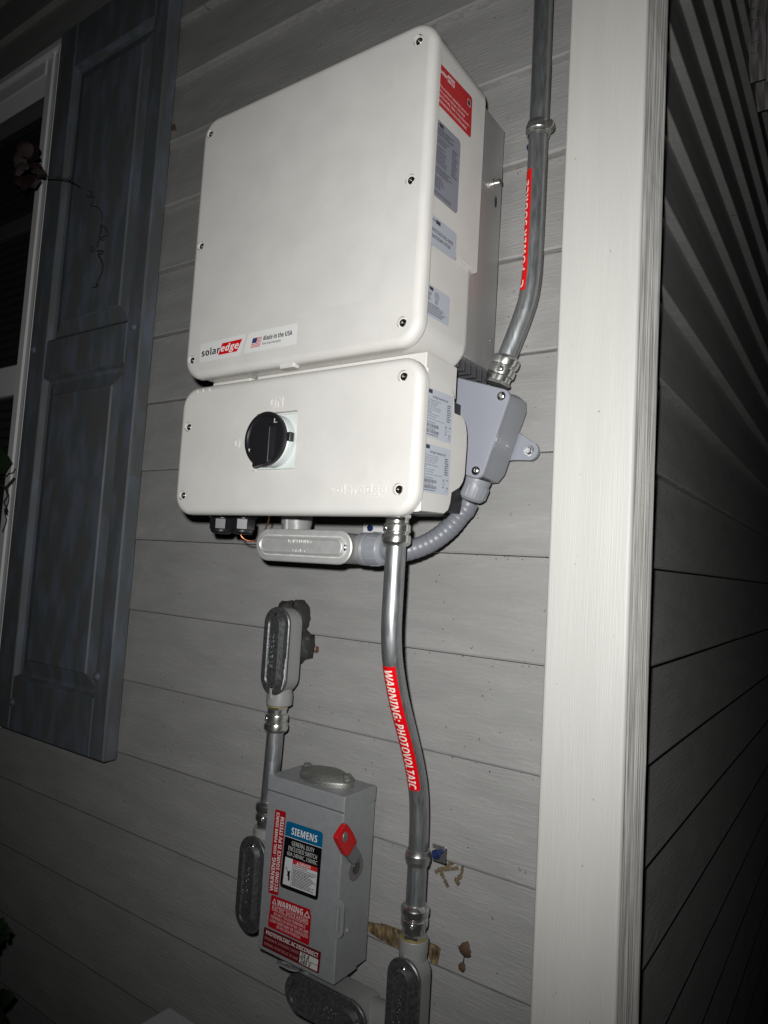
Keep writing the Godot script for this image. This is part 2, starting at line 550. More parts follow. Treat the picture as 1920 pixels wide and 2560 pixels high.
func wrap_label(parent: Node, called: String, path: PackedVector3Array, i0: int, i1: int, r: float, t0: float, t1: float, m: Material, label: String) -> void:
	var mb := MB.new()
	mb.own_uv = true
	var rows := []
	var len := 0.0
	var at := []
	for i in range(i0, i1 + 1):
		if i > i0: len += path[i].distance_to(path[i - 1])
		at.append(len)
		var d := (path[min(i + 1, path.size() - 1)] - path[max(i - 1, 0)]).normalized()
		var e := EYE - path[i]
		e = (e - d * e.dot(d)).normalized()
		var s := d.cross(e)
		var row := []
		for k in 11:
			var t := lerpf(t0, t1, k / 10.0)
			row.append(path[i] + (e * cos(t) + s * sin(t)) * r)
		rows.append(row)
	var out: Vector3 = (EYE - path[(i0 + i1) / 2])
	for i in rows.size() - 1:
		for k in 10:
			var q := [rows[i][k], rows[i + 1][k], rows[i + 1][k + 1], rows[i][k + 1]]
			var w := [Vector2(at[i] / len, k / 10.0), Vector2(at[i + 1] / len, k / 10.0), Vector2(at[i + 1] / len, (k + 1) / 10.0), Vector2(at[i] / len, (k + 1) / 10.0)]
			var c: Vector3 = (q[0] + q[2]) / 2 - (path[i0 + i] + path[i0 + i + 1]) / 2
			if (q[1] - q[0]).cross(q[2] - q[0]).dot(c) > 0: mb.quad(q[0], q[1], q[2], q[3], w[0], w[1], w[2], w[3])
			else: mb.quad(q[0], q[3], q[2], q[1], w[0], w[3], w[2], w[1])
	part(parent, called, mb, m, 60, label)
func leaf_mesh(base: Vector3, tip: Vector3, side: Vector3, width: float, bendv: Vector3, n := 8) -> MB:
	var mb := MB.new()
	for s in [-1.0, 1.0]:
		var prev_m := base
		var prev_e := base
		for i in range(1, n + 1):
			var t := float(i) / n
			var m := base.lerp(tip, t) + bendv * (t * (1 - t) * 4)
			var w := width * pow(sin(PI * pow(t, 0.75)), 0.8) * (1.0 + 0.12 * sin(i * 2.6 + s))
			var e: Vector3 = m + side * w * s - bendv.normalized() * w * 0.3
			if s > 0: mb.quad(prev_m, m, e, prev_e)
			else: mb.quad(prev_m, prev_e, e, m)
			prev_m = m
			prev_e = e
	return mb

# ---------------------------------------------------------------- the house
const PITCH := 0.1262
func board_mesh(length: float, dir: Vector3, out: Vector3, y0: float, start: Vector3, uoff: Vector2, seg: int, top := PITCH + 0.016) -> MB:
	var mb := MB.new()
	mb.own_uv = true
	var prof := [[-0.0170, 0.0015], [-0.0035, 0.0], [-0.001, 0.0008], [0.0, 0.0032], [-0.0014, 0.012], [-0.0165, top]]
	var rows := []
	for i in seg + 1:
		var t := float(i) / seg
		var row := []
		for p in prof:
			var wob: float = wave.get_noise_2d(t * length * 6.0 + uoff.x * 40.0, y0 * 30.0) * 0.0012
			var wy: float = wave.get_noise_2d(t * length * 4.0 + 77.0, y0 * 50.0) * 0.0011
			row.append(start + dir * (t * length) + out * (p[0] + wob) + Vector3(0, y0 + p[1] + (wy if p[1] < 0.02 else 0.0), 0))
		rows.append(row)
	for i in seg:
		for k in prof.size() - 1:
			var u0 := uoff.x + float(i) / seg * length
			var u1 := uoff.x + float(i + 1) / seg * length
			var v0: float = uoff.y + prof[k][1]
			var v1: float = uoff.y + prof[k + 1][1]
			var q := [rows[i][k], rows[i + 1][k], rows[i + 1][k + 1], rows[i][k + 1]]
			var w := [Vector2(u0, v0), Vector2(u1, v0), Vector2(u1, v1), Vector2(u0, v1)]
			if dir.cross(Vector3.UP).dot(out) > 0: mb.quad(q[0], q[1], q[2], q[3], w[0], w[1], w[2], w[3])
			else: mb.quad(q[0], q[3], q[2], q[1], w[0], w[3], w[2], w[1])
	return mb
var wave: FastNoiseLite
var emboss: FastNoiseLite

func build_house() -> void:
	var h := thing("house", "grey clapboard house corner with a cream corner post", "house", Vector3(-0.305, 0, 0))
	var front := Node3D.new()
	front.name = "front_wall"
	h.add_child(front)
	org[front] = org[h]
	var side := Node3D.new()
	side.name = "side_wall"
	h.add_child(side)
	org[side] = org[h]
	for k in range(-9, 13):
		var y := 1.473 + k * PITCH
		var m: Material = M.siding[posmod(k * 7, 3)]
		var uo := Vector2(rng.randf() * 3.0, rng.randf_range(0.0, 0.1))
		if y > 0.99 and y < 2.5:
			part(front, "siding_board", board_mesh(1.165, Vector3.LEFT, Vector3.BACK, y, Vector3(-0.303, 0, 0), uo, 24), m, 30)
			part(front, "siding_board", board_mesh(0.8, Vector3.LEFT, Vector3.BACK, y, Vector3(-2.46, 0, 0), uo, 6), m, 30)
		else:
			part(front, "siding_board", board_mesh(2.96, Vector3.LEFT, Vector3.BACK, y, Vector3(-0.303, 0, 0), uo, 48), m, 30)
		uo = Vector2(rng.randf() * 3.0, rng.randf_range(0.0, 0.1))
		part(side, "siding_board", board_mesh(3.2, Vector3.FORWARD, Vector3.RIGHT, 1.469 + k * PITCH, Vector3(-0.232, 0, -0.06), uo, 32), M.siding[posmod(k * 5 + 1, 3)], 30)
	var b := MB.new()
	b.box(Vector3(-3.3, 0.0, -0.30), Vector3(-0.255, 3.15, -0.24))
	b.box(Vector3(-0.29, 0.0, -3.3), Vector3(-0.255, 3.15, -0.24))
	b.box(Vector3(-1.46, 0.0, -0.24), Vector3(-0.26, 3.15, -0.02))
	part(h, "sheathing", b, M.plywood)
	var f := MB.new()
	f.box(Vector3(-3.3, -0.2, -0.24), Vector3(-0.25, 0.36, 0.02))
	f.box(Vector3(-0.35, -0.2, -3.3), Vector3(-0.235, 0.36, -0.24))
	part(h, "foundation", f, M.concrete)
	# the post: two embossed faces folded round the corner
	var p := MB.new()
	var prof := [Vector2(-0.3050, -0.018), Vector2(-0.3050, 0.0150), Vector2(-0.3044, 0.0180), Vector2(-0.3028, 0.0195), Vector2(-0.3005, 0.0200), Vector2(-0.2165, 0.0200), Vector2(-0.2140, 0.0193), Vector2(-0.2124, 0.0176), Vector2(-0.2118, 0.0150), Vector2(-0.2118, -0.0700), Vector2(-0.2124, -0.0728), Vector2(-0.2140, -0.0745), Vector2(-0.2180, -0.0750), Vector2(-0.2400, -0.0750)]
	p.own_uv = true
	var s := 0.0
	var long := prof.find(Vector2(-0.2118, 0.0150))      # the embossed side is laid out as fine ridges
	var ridge := []
	for i in 161: ridge.append(Vector2(-0.2118, lerpf(0.0130, -0.0690, i / 160.0)))
	for j in 48:
		var y0 := lerpf(0.2, 3.15, j / 48.0)
		var y1 := lerpf(0.2, 3.15, (j + 1) / 48.0)
		for i in 160:
			var q := []
			for e in [[ridge[i], y0], [ridge[i + 1], y0], [ridge[i + 1], y1], [ridge[i], y1]]:
				var d: float = clampf(emboss.get_noise_2d(e[0].y * 620.0, e[1] * 7.0) * 1.5, -0.7, 0.7) * 0.0006
				q.append(Vector3(e[0].x - 0.0003 + d, e[1], e[0].y))
			p.quad(q[0], q[1], q[2], q[3], Vector2(y0, 0.15), Vector2(y0, 0.15), Vector2(y1, 0.15), Vector2(y1, 0.15))
	for i in prof.size() - 1:
		if i == long: 
			s += 0.085
			for e in [[0.0150, 0.0130], [-0.0690, -0.0700]]: p.quad(Vector3(-0.2118, 0.2, e[0]), Vector3(-0.2121, 0.2, e[1]), Vector3(-0.2121, 3.15, e[1]), Vector3(-0.2118, 3.15, e[0]), Vector2(0.2, 0.1), Vector2(0.2, 0.1), Vector2(3.1, 0.1), Vector2(3.1, 0.1))
			continue
		var a: Vector2 = prof[i]
		var c: Vector2 = prof[i + 1]
		var s1 := s + a.distance_to(c)
		for j in 6:
			var y0 := lerpf(0.2, 3.15, j / 6.0)
			var y1 := lerpf(0.2, 3.15, (j + 1) / 6.0)
			p.quad(Vector3(a.x, y0, a.y), Vector3(c.x, y0, c.y), Vector3(c.x, y1, c.y), Vector3(a.x, y1, a.y), Vector2(y0, s), Vector2(y0, s1), Vector2(y1, s1), Vector2(y1, s))
		s = s1
	part(h, "corner_post", p, M.post, 50, "cream embossed vinyl corner post")

func build_window() -> void:
	var w := thing("sash_window", "dark window with white casing and lowered blinds beside the shutter", "window", Vector3(-2.0, 1.08, 0))
	for q in [["casing", -1.563, -1.484, 1.10, 2.588], ["casing", -2.46, -2.38, 1.10, 2.588]]:
		var mb := MB.new()
		var x0: float = q[1]
		var x1: float = q[2]
		var prof := [[0.0, -0.03], [0.0, 0.010], [0.004, 0.014], [0.030, 0.014], [0.032, 0.020], [0.036, 0.020], [0.039, 0.016], [0.060, 0.016], [0.062, 0.022], [0.068, 0.023], [0.072, 0.019], [0.079, 0.017], [0.079, -0.03]]
		for i in prof.size() - 1:
			mb.quad(Vector3(x0 + prof[i][0], q[3], prof[i][1]), Vector3(x0 + prof[i + 1][0], q[3], prof[i + 1][1]), Vector3(x0 + prof[i + 1][0], q[4], prof[i + 1][1]), Vector3(x0 + prof[i][0], q[4], prof[i][1]))
		part(w, "casing", mb, M.casing, 30)
	var hd := MB.new()
	hd.box(Vector3(-2.38, 2.532, -0.03), Vector3(-1.563, 2.570, 0.016), 0.003)
	hd.box(Vector3(-2.46, 2.570, -0.03), Vector3(-1.481, 2.590, 0.024), 0.003)
	part(w, "head_casing", hd, M.casing)
	var si := MB.new()
	si.box(Vector3(-2.48, 1.07, -0.03), Vector3(-1.484, 1.10, 0.03), 0.004)
	part(w, "sill", si, M.casing)
	var bar := MB.new()
	bar.box(Vector3(-2.38, 1.795, -0.05), Vector3(-1.563, 1.866, -0.012), 0.004)
	part(w, "meeting_rail", bar, M.casing)
	var mu := MB.new()
	mu.box(Vector3(-2.38, 2.212, -0.05), Vector3(-1.563, 2.252, -0.034), 0.003)
	part(w, "muntin", mu, M.old_bar)
	for q in [[1.866, 2.532], [1.10, 1.795]]:
		var g := MB.new()
		g.quad(Vector3(-2.38, q[0], -0.036), Vector3(-1.563, q[0], -0.036), Vector3(-1.563, q[1], -0.036), Vector3(-2.38, q[1], -0.036))
		part(w, "pane", g, M.glass)
		var sc := MB.new()
		sc.quad(Vector3(-2.38, q[0], -0.026), Vector3(-1.563, q[0], -0.026), Vector3(-1.563, q[1], -0.026), Vector3(-2.38, q[1], -0.026))
		part(w, "dimming_screen", sc, M.screen)  # dark see-through sheet added to dim the blinds behind it
	for i in 62:
		var y := 1.12 + i * 0.0228
		var sl := MB.new()
		sl.quad(Vector3(-2.37, y, -0.065), Vector3(-1.575, y, -0.065), Vector3(-1.575, y + 0.020, -0.076), Vector3(-2.37, y + 0.020, -0.076))
		part(w, "blind_slat", sl, M.blind)

func build_shutter() -> void:
	var s := thing("shutter", "tall slate-blue raised-panel shutter with chalky weathered edges", "shutter", Vector3(-1.29, 1.082, 0))
	var x0 := -1.481
	var x1 := -1.0965
	var rows := [[1.082, 1.187], [1.799, 1.879], [2.485, 2.588]]
	var bk := MB.new()
	bk.box(Vector3(x0 + 0.004, 1.085, 0.001), Vector3(x1 - 0.003, 2.585, 0.016))
	part(s, "back", bk, M.shutter)
	for q in [[x0, -1.416], [-1.1405, x1]]:
		var mb := MB.new()
		mb.box(Vector3(q[0], 1.082, 0.0), Vector3(q[1], 2.588, 0.030), 0.003)
		part(s, "stile", mb, M.shutter)
	for q in rows:
		var mb := MB.new()
		mb.box(Vector3(-1.4165, q[0], 0.0), Vector3(-1.140, q[1], 0.0292), 0.002)
		part(s, "rail", mb, M.shutter)
	for q in [[1.187, 1.799, 0.050], [1.879, 2.485, 0.048]]:
		var mb := MB.new()
		var lo := Vector3(-1.416, q[0], 0)
		var hi := Vector3(-1.1405, q[1], 0)
		mb.loft([MB.rect(lo, hi, 0.0290, 0.0, 0), MB.rect(lo, hi, 0.0190, 0.004, 0), MB.rect(lo, hi, 0.0165, 0.010, 0), MB.rect(lo, hi, 0.0235, 0.036, 0), MB.rect(lo, hi, 0.0265, 0.038, 0), MB.rect(lo, hi, 0.0272, 0.041, 0)], false, true)
		part(s, "raised_panel", mb, M.shutter, 20)
	for q in [[334, 818], [84, 875], [242, 1691], [30, 1755]]:
		pan_screw(s, pz(q[0], q[1], 0.0302), Vector3.BACK, 0.0075, M.shutter)

# ---------------------------------------------------------------- the inverter
func build_inverter() -> void:
	var v := thing("solar_inverter", "large white inverter with red label on its side, mounted above the switch unit", "inverter", Vector3(-0.567, 1.68, 0.012))
	var cx := -0.567
	var cy := 1.8622
	var hw := 0.185
	var hh := 0.1808
	var wells := []
	for y in [2.0205, 1.863, 1.7068]:
		wells.append(Vector2(-0.7365, y))
		wells.append(Vector2(-0.4045, y))
	var cov := cover_mesh(cx, cy, hw, hh, 0.029, 0.1862, 0.2, 0.0095, wells, [], [1.7068, 1.863, 2.0205])
	part(v, "front_cover", cov, M.white, 40)
	for w in wells: well_screw(v, w, 0.1955)
	var sq := rrect(cx, cy, hw - 0.0012, hh - 0.001, 0.028, 8)
	var top := Geometry2D.intersect_polygons(sq, PackedVector2Array([Vector2(-5, 1.803), Vector2(5, 1.803), Vector2(5, 5), Vector2(-5, 5)]))[0]
	var hood := MB.new()
	var hr := []
	if Geometry2D.is_polygon_clockwise(top): top.reverse()
	for q in [[0.0025, 0.077], [0.0, 0.0795], [0.0, 0.1858]]:
		var o := Geometry2D.offset_polygon(top, -q[0])[0] if q[0] > 0 else top
		if o.size() == top.size(): hr.append(at_z(o, q[1]))
		else: hr.append(at_z(top, q[1]))
	hood.loft(hr)
	part(v, "hood", hood, M.white, 35)
	var low := Geometry2D.intersect_polygons(rrect(cx, cy, hw - 0.0045, hh - 0.0006, 0.030, 8), PackedVector2Array([Vector2(-5, 0), Vector2(5, 0), Vector2(5, 1.8022), Vector2(-5, 1.8022)]))[0]
	if Geometry2D.is_polygon_clockwise(low): low.reverse()
	var hs := MB.new()
	var c2 := Vector2(cx, 1.8)
	var lr := []
	for q in [[0.968, 0.088], [0.99, 0.0915], [1.0, 0.097], [1.0, 0.1855]]:
		var o := PackedVector2Array()
		for p in low: o.append(c2 + Vector2((p.x - c2.x) * (1 - (1 - q[0]) * 0.3), (p.y - c2.y) * q[0]))
		lr.append(at_z(o, q[1]))
	hs.loft(lr)
	part(v, "housing", hs, M.white, 40)
	var al := MB.new()
	al.box(Vector3(-0.744, 1.700, 0.012), Vector3(-0.3895, 2.0185, 0.0945), 0.0015)
	part(v, "heat_sink", al, M.brushed, 30, "brushed aluminium heat sink")
	for i in 6:
		var f := MB.new()
		f.box(Vector3(-0.742, 1.683 + 0.0012 * i, 0.022 + i * 0.0125), Vector3(-0.3925 - 0.001 * i, 1.7005, 0.0255 + i * 0.0125), 0.0006)
		part(v, "cooling_fin", f, M.dark_alu)
	var bolt := MB.new()
	var bp := pxx(1236, 459, -0.3894)
	lathe(bolt, bp, Vector3.RIGHT, [[0, 0.0062], [0.001, 0.0062], [0.0012, 0.0045], [0.0085, 0.0045], [0.009, 0.004]], 16)
	part(v, "bolt", bolt, M.chrome, 30)
	var sl := MB.new()
	sl.loft([ring_oval(pxx(1240, 505, -0.3894), 0.0026, 0.0075, 0.0), ring_oval(pxx(1240, 505, -0.3890), 0.0024, 0.0073, 0.0)])
	part(v, "slot", sl, M.rubber)
	var sc := MB.new()
	lathe(sc, pxx(1227, 851, -0.3894), Vector3.RIGHT, [[0, 0.0022], [0.0006, 0.002]], 12)
	part(v, "rivet", sc, M.chrome)
	var clip := MB.new()
	var cp := pz(722, 914, 0.192)
	clip.box(cp + Vector3(-0.0115, -0.0035, -0.006), cp + Vector3(0.0115, 0.006, 0.004), 0.001)
	part(v, "clip", clip, M.white)
	# stickers
	var W := Color(0.93, 0.93, 0.92)
	var K := Color(0.07, 0.07, 0.08)
	var RED := Color(0.80, 0.06, 0.09)
	var a := paper(512, 170, Color(0.86, 0.86, 0.85))
	write(a, "solar", Rect2(22, 52, 220, 66), K)
	fill_tri(a, Vector2(262, 36), Vector2(490, 36), Vector2(462, 134), RED)
	fill_tri(a, Vector2(262, 36), Vector2(462, 134), Vector2(232, 134), RED)
	write(a, "edge", Rect2(256, 48, 208, 82), W)
	var z := 0.2
	var c := [pz(501.8, 861.6, z), pz(614.8, 834.7, z), pz(600.3, 887.4, z), pz(499.8, 907.3, z)]
	sticker(v, "logo_sticker", c, Vector3.BACK, print_mat(a), 0.1, "white logo sticker with red block")
	var b := paper(512, 170, Color(0.86, 0.86, 0.85))
	for i in 13: b.fill_rect(Rect2i(62, 54 + i * 6, 96, 6), Color(0.78, 0.16, 0.2) if i % 2 == 0 else Color(0.88, 0.88, 0.88))
	b.fill_rect(Rect2i(62, 54, 48, 42), Color(0.13, 0.16, 0.40))
	for i in 5:
		for j in 4: b.fill_rect(Rect2i(66 + i * 9, 58 + j * 10, 2, 2), Color(0.8, 0.8, 0.85))
	write(b, "Made in the USA", Rect2(176, 48, 290, 40), K)
	write(b, "from imported parts", Rect2(176, 104, 180, 26), K, false)
	c = [pz(623, 832.7, z), pz(744.5, 807.8, z), pz(741.5, 860.6, z), pz(609, 884.4, z)]
	sticker(v, "flag_sticker", c, Vector3.BACK, print_mat(b), 0.1, "white sticker with a small flag")
	var x := cx + hw - 0.0012
	var rd := paper(768, 480, Color(0.72, 0.07, 0.10))
	write(rd, "solar", Rect2(52, 50, 150, 48), W)
	rd.fill_rect(Rect2i(208, 36, 150, 78), Color(0.85, 0.75, 0.75))
	write(rd, "edge", Rect2(216, 48, 132, 60), Color(0.72, 0.07, 0.10))
	write(rd, "The maximum operating current of", Rect2(48, 228, 640, 42), W, false)
	write(rd, "this system may be controlled", Rect2(48, 284, 560, 42), W, false)
	write(rd, "electronically. Refer to manufacturer's", Rect2(48, 340, 672, 42), W, false)
	write(rd, "instructions for more information.", Rect2(48, 396, 620, 42), W, false)
	rd.fill_rect(Rect2i(660, 60, 70, 78), Color(0.8, 0.78, 0.78))
	rd.fill_rect(Rect2i(668, 69, 54, 60), Color(0.16, 0.15, 0.16))
	c = [pxx(1095, 152.5, x), pxx(1180, 245, x), pxx(1176, 346.6, x), pxx(1091, 257, x)]
	sticker(v, "red_label", c, Vector3.RIGHT, print_mat(rd), 0.08, "red printed label")
	var gr := paper(420, 620, Color(0.52, 0.53, 0.57))
	var D := Color(0.17, 0.17, 0.21)
	write(gr, "solar", Rect2(24, 18, 62, 22), D)
	gr.fill_rect(Rect2i(88, 14, 60, 30), D)
	lines(gr, Rect2(24, 56, 360, 64), 4, D, 0.98, 3)
	lines(gr, Rect2(24, 130, 240, 60), 4, D, 0.95, 4)
	lines(gr, Rect2(24, 204, 230, 150), 10, D, 0.9, 5)
	lines(gr, Rect2(290, 130, 100, 230), 15, D, 0.95, 6)
	lines(gr, Rect2(24, 372, 350, 64), 4, D, 0.95, 7)
	lines(gr, Rect2(24, 452, 200, 100), 6, D, 0.8, 8)
	lines(gr, Rect2(24, 572, 300, 30), 2, D, 1.0, 9)
	c = [pxx(1084.5, 288, x), pxx(1151, 354, x), pxx(1142, 537.6, x), pxx(1079.4, 484, x)]
	sticker(v, "rating_label", c, Vector3.RIGHT, print_mat(gr), 0.1, "grey rating label with dense small print")
	var pv := paper(512, 288, Color(0.68, 0.70, 0.74))
	write(pv, "solar", Rect2(24, 26, 82, 26), D)
	pv.fill_rect(Rect2i(108, 22, 84, 38), D)
	write(pv, "PHOTOVOLTAIC RAPID", Rect2(46, 118, 400, 36), D)
	write(pv, "SHUTDOWN SYSTEM", Rect2(46, 178, 350, 36), D)
	c = [pxx(1075.5, 531.6, x), pxx(1140.6, 585, x), pxx(1138, 652.5, x), pxx(1072, 606, x)]
	sticker(v, "shutdown_label", c, Vector3.RIGHT, print_mat(pv), 0.08, "pale label reading photovoltaic rapid shutdown system")
	var et := paper(420, 300, Color(0.70, 0.72, 0.76))
	write(et, "solar", Rect2(20, 22, 60, 22), D)
	et.fill_rect(Rect2i(82, 18, 60, 32), D)
	lines(et, Rect2(20, 70, 120, 84), 8, D, 0.9, 11)
	for i in 64:
		var t := TAU * i / 64
		et.fill_rect(Rect2i(int(200 + cos(t) * 34), int(74 + sin(t) * 34), 5, 5), D)
	write(et, "ETL", Rect2(182, 58, 40, 32), D)
	lines(et, Rect2(170, 122, 64, 36), 3, D, 1.0, 12)
	lines(et, Rect2(20, 172, 370, 108), 8, D, 0.95, 13)
	x = cx + hw - 0.0045
	c = [pxx(1061, 701, x), pxx(1123.7, 744, x), pxx(1120, 817, x), pxx(1060, 783, x)]
	sticker(v, "approval_label", c, Vector3.RIGHT, print_mat(et), 0.08, "pale approval label below the hood")

func ring_oval(c: Vector3, rz: float, ry: float, _x: float) -> PackedVector3Array:     # oval in the plane x, anticlockwise seen from +x
	var out := PackedVector3Array()
	for i in 16:
		var t := TAU * i / 16
		out.append(c + Vector3(0, ry * sin(t), -rz * cos(t)))
	return out

# ---------------------------------------------------------------- the connection unit with the rotary switch
func build_connection_unit() -> void:
	var v := thing("connection_unit", "wide white switch unit with round black knob, under the inverter", "switch unit", Vector3(-0.56, 1.503, 0.02))
	var cx := -0.560
	var cy := 1.5858
	var zf := 0.2025
	var wells := [Vector2(-0.3975, 1.6478), Vector2(-0.3955, 1.5300), Vector2(-0.7290, 1.6165), Vector2(-0.7290, 1.5270)]
	var well_sq := rrect(-0.573, 1.589, 0.0345, 0.0345, 0.0035, 3)
	var cov := cover_mesh(cx, cy, 0.1865, 0.0832, 0.027, 0.1885, zf, 0.009, wells, [well_sq], [1.5270, 1.5300, 1.5890, 1.6165, 1.6478])
	part(v, "front_cover", cov, M.white, 40)
	for w in wells: well_screw(v, w, zf - 0.0045)
	var prof := PackedVector2Array([Vector2(0.1882, 1.5085), Vector2(0.1882, 1.6590), Vector2(0.156, 1.6560), Vector2(0.144, 1.6545), Vector2(0.136, 1.650), Vector2(0.131, 1.6440), Vector2(0.1285, 1.637), Vector2(0.1272, 1.6240), Vector2(0.110, 1.6240), Vector2(0.103, 1.6210), Vector2(0.098, 1.6150), Vector2(0.0945, 1.6050), Vector2(0.094, 1.590), Vector2(0.0955, 1.558), Vector2(0.099, 1.550), Vector2(0.106, 1.5430), Vector2(0.124, 1.5350), Vector2(0.126, 1.5230), Vector2(0.130, 1.5150), Vector2(0.138, 1.5105)])
	var bd := MB.new()
	var inner := PackedVector2Array()
	for p in prof: inner.append(Vector2(0.145, 1.586) + (p - Vector2(0.145, 1.586)) * Vector2(0.965, 0.982))
	var fx := func(p: Vector2, d: float): return Vector3(d, p.y, p.x)
	bd.prism(prof, fx, -0.744, -0.3785)
	# soft right-hand edge
	for i in prof.size():
		var j := (i + 1) % prof.size()
		bd.quad(fx.call(prof[j], -0.3785), fx.call(prof[i], -0.3785), fx.call(inner[i], -0.3765), fx.call(inner[j], -0.3765))
	var idx := Geometry2D.triangulate_polygon(inner)
	for t in range(0, idx.size(), 3):
		var a := inner[idx[t]]
		var b := inner[idx[t + 1]]
		var c := inner[idx[t + 2]]
		if (b - a).cross(c - a) > 0:
			var w := b
			b = c
			c = w
		bd.tri(fx.call(a, -0.3765), fx.call(b, -0.3765), fx.call(c, -0.3765))
	part(v, "body", bd, M.white, 40)
	var br := MB.new()
	br.box(Vector3(-0.735, 1.519, 0.012), Vector3(-0.405, 1.650, 0.120), 0.002)
	part(v, "rear_bracket", br, M.black)
	var lip := MB.new()
	lip.box(Vector3(-0.7225, 1.645, 0.105), Vector3(-0.653, 1.6816, 0.172), 0.001)
	lip.box(Vector3(-0.640, 1.645, 0.105), Vector3(-0.3885, 1.6816, 0.172), 0.001)
	part(v, "joining_strip", lip, M.white)
	var gp := MB.new()
	gp.box(Vector3(-0.653, 1.645, 0.110), Vector3(-0.640, 1.6810, 0.165))
	part(v, "light_guide", gp, M.green)
	# switch
	var kc := Vector3(-0.573, 1.589, 0)
	var zb := zf - 0.0075
	var pl := MB.new()
	pl.loft([at_z(rrect(kc.x, kc.y, 0.0325, 0.0325, 0.004, 4), zb), at_z(rrect(kc.x, kc.y, 0.0325, 0.0325, 0.004, 4), zb + 0.003), at_z(rrect(kc.x, kc.y, 0.0315, 0.0315, 0.003, 4), zb + 0.004)])
	var plate := part(v, "switch_plate", pl, M.pale_plastic)
	var pd := MB.new()
	lathe(pd, Vector3(kc.x, kc.y, zb + 0.003), Vector3.BACK, [[0, 0.0312], [0.0125, 0.0306], [0.0135, 0.0296]], 48)
	part(plate, "collar", pd, M.pale_plastic, 30)
	var kn := MB.new()
	lathe(kn, Vector3(kc.x, kc.y, zb + 0.008), Vector3.BACK, [[0, 0.024], [0.0108, 0.024], [0.0110, 0.0308], [0.0116, 0.0318], [0.0150, 0.0320], [0.0162, 0.0314], [0.0168, 0.0302], [0.0168, 0.0274], [0.0152, 0.0262], [0.0146, 0.0260]], 56)
	var knob := part(v, "switch_knob", kn, M.black, 28, "round black rotary switch knob")
	var gpz := zb + 0.0222
	var gb := MB.new()
	var gpoly := PackedVector2Array([Vector2(-0.0125, -0.0330), Vector2(0.0125, -0.0290), Vector2(0.0125, 0.0135), Vector2(0.0085, 0.0175), Vector2(-0.0085, 0.0175), Vector2(-0.0125, 0.0135)])
	var lay := []
	for q in [[1.0, 0.0], [1.0, 0.0045], [0.96, 0.0058], [0.92, 0.0062]]:
		var o := PackedVector2Array()
		for p in gpoly: o.append(Vector2(kc.x, kc.y) + Vector2(p.x * q[0], (p.y + 0.01) * q[0] - 0.01))
		lay.append(at_z(o, gpz + q[1]))
	gb.loft(lay)
	part(knob, "grip", gb, M.black, 20)
	var mk := MB.new()
	mk.box(Vector3(kc.x + 0.0145, kc.y + 0.0175, gpz + 0.0022), Vector3(kc.x + 0.0155, kc.y + 0.0225, gpz + 0.0026))
	mk.box(Vector3(kc.x + 0.0162, kc.y + 0.0175, gpz + 0.0022), Vector3(kc.x + 0.0190, kc.y + 0.0182, gpz + 0.0026))
	mk.tri(Vector3(kc.x - 0.0235, kc.y - 0.0110, gpz + 0.0027), Vector3(kc.x - 0.0215, kc.y - 0.0150, gpz + 0.0027), Vector3(kc.x - 0.0205, kc.y - 0.0110, gpz + 0.0027))
	part(knob, "white_mark", mk, M.white).set_meta("kind", "stuff")
	var tb := MB.new()
	tb.box(Vector3(kc.x + 0.020, kc.y - 0.0030, zb + 0.0110), Vector3(kc.x + 0.0345, kc.y + 0.0072, zb + 0.0182), 0.0008)
	part(knob, "lock_tab", tb, M.black)
	raised(v, "raised_lettering", "ON", Vector3(-0.5840, 1.6300, zf), Vector3(0.0205, 0, 0), Vector3(0, 0.0115, 0), 0.0012, M.white)
	raised(v, "raised_lettering", "O", Vector3(-0.6395, 1.5840, zf), Vector3(0.0095, 0, 0), Vector3(0, 0.0115, 0), 0.0012, M.white)
	raised(v, "raised_lettering", "solaredge", Vector3(-0.4840, 1.5232, zf), Vector3(0.0740, 0, 0), Vector3(0, 0.0128, 0), 0.0012, M.white)
	var blk := MB.new()
	for q in [[-0.4425, 1.5365, -0.4075, 1.5375], [-0.4465, 1.5212, -0.4125, 1.5222]]:
		blk.box(Vector3(q[0], q[1], zf - 0.0002), Vector3(q[2], q[3], zf + 0.0008))
	part(v, "raised_frame", blk, M.white)
	var ic := MB.new()
	for q in [-0.7160, -0.7055, -0.6935]:
		ic.box(Vector3(q, 1.6600, zf - 0.0002), Vector3(q + 0.0011, 1.6640, zf + 0.0008))
		if q != -0.7055: ic.box(Vector3(q - 0.0012, 1.6622, zf - 0.0002), Vector3(q + 0.0022, 1.6632, zf + 0.0007))
	part(v, "raised_symbols", ic, M.white)
	# labels on the right-hand side
	var D := Color(0.16, 0.16, 0.19)
	var left1 := ["Max DC Voltage [PV/Battery]", "Max DC Current [PV]", "Max DC Power [PV]", "Continuous DC Current [battery]", "Continuous DC Power [battery]", "AC Voltage", "Single Phase Frequency", "AC Current [Grid]"]
	var left2 := ["AC Current [Smart EV Charger]", "Continuous Output Power [Smart EV Charger]", "Battery Energy Storage", "Number of AC phases", "Maximum AC short circuit current", "Weight", "Ambient Temperature", "Enclosure Rating"]
